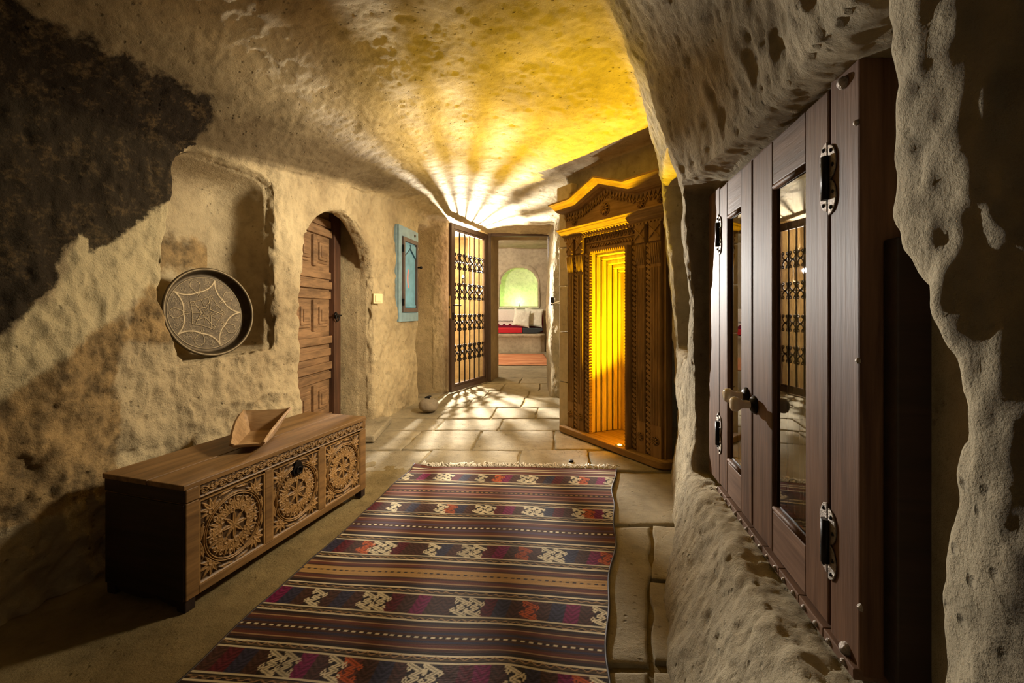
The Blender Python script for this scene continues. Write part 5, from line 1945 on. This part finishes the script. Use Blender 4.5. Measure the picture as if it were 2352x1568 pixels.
# ------------------------------------------------------------------ kilim rug
def kilim():
    nu, nw = 270, 1020
    w_far, w_near = 2.75, 0.42
    g_w = [0.42, 0.80, 1.245, 1.525, 1.845, 2.20, 2.59, 2.75]
    g_y = [0.40, 0.74, 1.125, 1.400, 1.730, 2.105, 2.51, 2.72]
    w = np.linspace(w_far, w_near, nw)
    u = np.linspace(0, 1, nu)
    ly = w
    lx = -0.62 + (w - 2.75) * 0.174
    ry = np.interp(w, g_w, g_y)
    rx = 0.645 + (ry - 2.72) * 0.25
    wob = 0.010 * np.sin(w * 7) + 0.006 * np.sin(w * 17)
    lx = lx + wob * 0.6
    rx = rx + wob
    U = u[None, :]
    X = lx[:, None] * (1 - U) + rx[:, None] * U
    Y = ly[:, None] * (1 - U) + ry[:, None] * U
    # weaving is never straight: gentle waves of the wefts
    pp = np.stack([X.ravel(), Y.ravel(), 0 * X.ravel()], 1)
    Yw = Y + 0.008 * vnoise(pp * 3.0, 5).reshape(X.shape)
    Z = 0.012 + 0.0035 * fbm(pp * np.array([0.6, 1.6, 1]), 2.5, 2, 0.5, 9).reshape(X.shape)
    # the near right part humps a little
    Z += 0.012 * np.exp(-((X + 0.02 - 0.1 * (Y - 1.2)) / 0.09) ** 2 - ((Y - 1.12) / 0.17) ** 2)
    # far left corner folds up
    cr = np.clip((-0.50 - X) / 0.12, 0, 1) * np.clip((Y - 2.69) / 0.05, 0, 1)
    Z += 0.022 * cr
    V = np.stack([X, Yw, Z], -1).reshape(-1, 3)
    # ---- colour by weave
    col = np.zeros((nw, nu, 3))
    c = {k: np.array(s2l(*v)) for k, v in dict(
        brown=(70, 44, 34), dark=(44, 32, 28), rust=(92, 50, 38), tan=(150, 118, 84), cream=(206, 190, 156), pink=(140, 92, 80),
        navy=(50, 46, 62), olive=(84, 70, 48), purple=(72, 52, 70), gold=(160, 124, 74), maroon=(84, 28, 34),
        magenta=(110, 24, 66), orange=(178, 84, 40)).items()}
    bands = [(2.645, 2.540), (2.247, 2.150), (1.890, 1.795), (1.572, 1.478), (1.292, 1.195), (0.985, 0.885), (0.67, 0.57)]
    edges = [w_far] + [b for bd in bands for b in bd] + [w_near]
    WW = np.repeat(w[:, None], nu, 1)
    UU = np.repeat(u[None, :], nw, 0)
    centre = ['pink', 'pink', 'purple', 'gold', 'navy', 'olive', 'pink', 'gold']

    def paint(mask, colour):
        col[mask] = c[colour]
    for i in range(0, len(edges), 2):
        a, b = edges[i], edges[i + 1]
        cen = centre[i // 2]
        half = [(0.00, 'dark'), (0.035, 'olive'), (0.075, 'dark'), (0.115, 'cream'), (0.150, 'dark'), (0.215, 'brown'), (0.255, 'tan'), (0.285, 'rust'),
                (0.345, 'brown'), (0.385, cen), (0.435, 'brown' if cen != 'gold' else 'gold')]
        if i == 0:
            half = [(0.0, 'rust'), (0.30, 'brown'), (0.36, 'cream'), (0.42, 'rust'), (0.46, 'rust')]
        s = np.clip((a - w) / (a - b), 0, 1)
        fold = np.minimum(s, 1 - s)
        if i == 0:
            fold = np.abs(s - 0.5)
            fold = 0.5 - fold
        rows = (w <= a) & (w >= b)
        for k, (st, nm) in enumerate(half):
            en = half[k + 1][0] if k + 1 < len(half) else 0.6
            m = rows & (fold >= st) & (fold < en)
            col[m, :, :] = c[nm]
        # dashed centre line
        if i > 0:
            m = rows & (np.abs(s - 0.5) < 0.016)
            dash = (np.floor(u * 92) % 2 == 0)
            col[np.ix_(m, dash)] = c['cream'] if cen in ('navy', 'purple') else c['dark']
            col[np.ix_(m, ~dash)] = c['dark'] if cen in ('navy', 'purple') else c['gold'] * 0.8
            # wavy lines beside the motif bands
            for e in (a, b):
                sg = -1 if e == a else 1
                wl = e + sg * 0.016 + 0.004 * np.sin(UU * 210)
                mm = np.abs(WW - wl) < 0.0022
                col[mm] = c['tan']
    seqs = ['Cm.oC.rn.CC.mo.C.nrCC.m.C.n.o', 'CmoC.rnCC.mrCC.noC..n.C.rC', 'om.nCC.o.mrCC.nC..rCCo.rn', 'C.mn.o.nrCC..m.rCC.n.C.nmCo.', 'Com.nC.mr.CC.n.oC.mCC.nr.C', 'C.mn.onr.CC.m.rCC.n.C', 'om.nCC.o.mrCC.nC']
    zig = [(0.95, -0.86), (-0.45, -0.42), (0.35, -0.02), (-0.35, 0.10), (0.45, 0.50), (-0.95, 0.88)]
    for bi, (a, b) in enumerate(bands):
        seq = seqs[bi]
        rows = np.nonzero((w <= a) & (w >= b))[0]
        if len(rows) == 0:
            continue
        nc = 25
        cw = 1.0 / nc
        tt = ((a - w[rows]) / (a - b) * 2 - 1)[:, None]
        blk = np.zeros((len(rows), nu, 3))
        cell = np.clip(((1 - u) / cw).astype(int), 0, nc - 1)
        xx = ((((1 - u) / cw) % 1) * 2 - 1)[None, :] * np.ones((len(rows), 1))
        TT = tt * np.ones((1, nu))
        # chevron twill of the ground
        chev = (np.abs(xx) * 0.6 + TT * 1.1) * 4.0
        tw = 0.5 + 0.5 * np.sign(np.sin(chev * math.pi))
        groundc = {'m': 'magenta', 'n': 'navy', 'r': 'maroon', 'o': 'orange', 'C': 'dark', '.': 'brown'}
        for k in range(nc):
            ch = seq[k % len(seq)]
            cm = cell == k
            base = c[groundc[ch]]
            if ch == 'o':
                base = c['rust']
            blk[:, cm, :] = base * (0.62 + 0.5 * tw[:, cm, None])
        for k in range(nc):
            ch = seq[k % len(seq)]
            if ch not in 'Co':
                continue
            cx = (k + 0.5)
            xl = ((1 - u) / cw - cx)[None, :] / 0.62 * np.ones((len(rows), 1))
            near_ = np.abs(xl[0]) < 1.3
            xs_, ts_ = xl[:, near_], TT[:, near_]
            d = np.full(xs_.shape, 9.0)
            for p, q in zip(zig[:-1], zig[1:]):
                ex, ey = q[0] - p[0], q[1] - p[1]
                tq = np.clip(((xs_ - p[0]) * ex + (ts_ - p[1]) * ey) / (ex * ex + ey * ey), 0, 1)
                d = np.minimum(d, np.hypot((xs_ - p[0] - tq * ex) * 0.8, ts_ - p[1] - tq * ey))
            # hollow lozenges at the hooks
            for (px, py) in ((0.75, -0.55), (-0.75, 0.55), (-0.80, -0.30), (0.80, 0.32)):
                dd = np.abs(xs_ - px) + np.abs(ts_ - py)
                d = np.minimum(d, np.abs(dd - 0.20) + 0.06)
            colr = c['cream'] if ch == 'C' else c['orange']
            tone = 1.0 if (k * 7 + bi * 3) % 5 else 0.72
            on = (d < 0.15)
            line = on & ~((d < 0.035) & (ts_ > -2))
            sub = blk[:, near_]
            sub[line] = colr * tone
            sub[on & ~line] = colr * 0.35
            blk[:, near_] = sub
        col[rows] = blk
        for e in (a, b):
            m = np.abs(w - e) < 0.0032
            col[m, :, :] = c['cream'] * 0.9
    # yarn variation along the wefts
    yarn = 1 + 0.12 * vnoise(np.stack([WW.ravel() * 260, UU.ravel() * 6, 0 * WW.ravel()], 1), 2).reshape(nw, nu)
    yarn *= 1 + 0.10 * vnoise(np.stack([WW.ravel() * 9, UU.ravel() * 5, 0 * WW.ravel()], 1), 6).reshape(nw, nu)
    col *= yarn[..., None]
    t = NT('kilim_weave')
    at = t.attr('weave')
    cc = t.coord()
    wv = t.n('ShaderNodeTexWave')
    wv.wave_type = 'BANDS'
    wv.bands_direction = 'Y'
    wv.inputs['Scale'].default_value = 90
    wv.inputs['Distortion'].default_value = 1.5
    t.l(cc, wv.inputs['Vector'])
    nb = t.bump(wv.outputs['Fac'], 0.35, 0.002)
    nb = t.bump(t.noise(cc, 160, 3), 0.4, 0.002, nb)
    m = t.out(at.outputs['Color'], 0.85, nb, spec=0.2)
    r = thing('kilim_rug', 'long flat woven kilim rug with dark stripes and hooked zigzag motifs', 'rug', (0, 0, 0))
    o = np_mesh('weave', V, grid_faces(nw, nu)[:, ::-1], m, r)
    color_attr(o, 'weave', np.clip(col, 0, 1).reshape(-1, 3))
    # selvedge cords along both sides
    for side, k in (('l', 0), ('r', nu - 1)):
        pts = [tuple(V[i * nu + k] + np.array([0, 0, -0.001])) for i in range(0, nw, 12)]
        MB().tube(pts, 0.004, 6).build('selvedge', M['chest_dark'], r)
    # knotted fringe at the far end
    fb = MB()
    rnd = random.Random(5)
    for i in range(150):
        q = i / 149
        if q < 0.03:
            continue
        k = int(q * (nu - 1))
        p = V[k]
        ang = rnd.uniform(-0.9, 0.9)
        ln = rnd.uniform(0.035, 0.085)
        e = (p[0] + math.sin(ang) * ln, p[1] + math.cos(ang) * ln, 0.006 + rnd.uniform(0, 0.012))
        mid = ((p[0] + e[0]) / 2 + rnd.uniform(-0.008, 0.008), (p[1] + e[1]) / 2, p[2] + rnd.uniform(0.0, 0.014))
        fb.tube([(p[0], p[1] - 0.004, p[2]), mid, e], 0.0042, 5)
    fo = fb.build('fringe', M['cord'], r)
    fo['kind'] = 'stuff'


kilim()
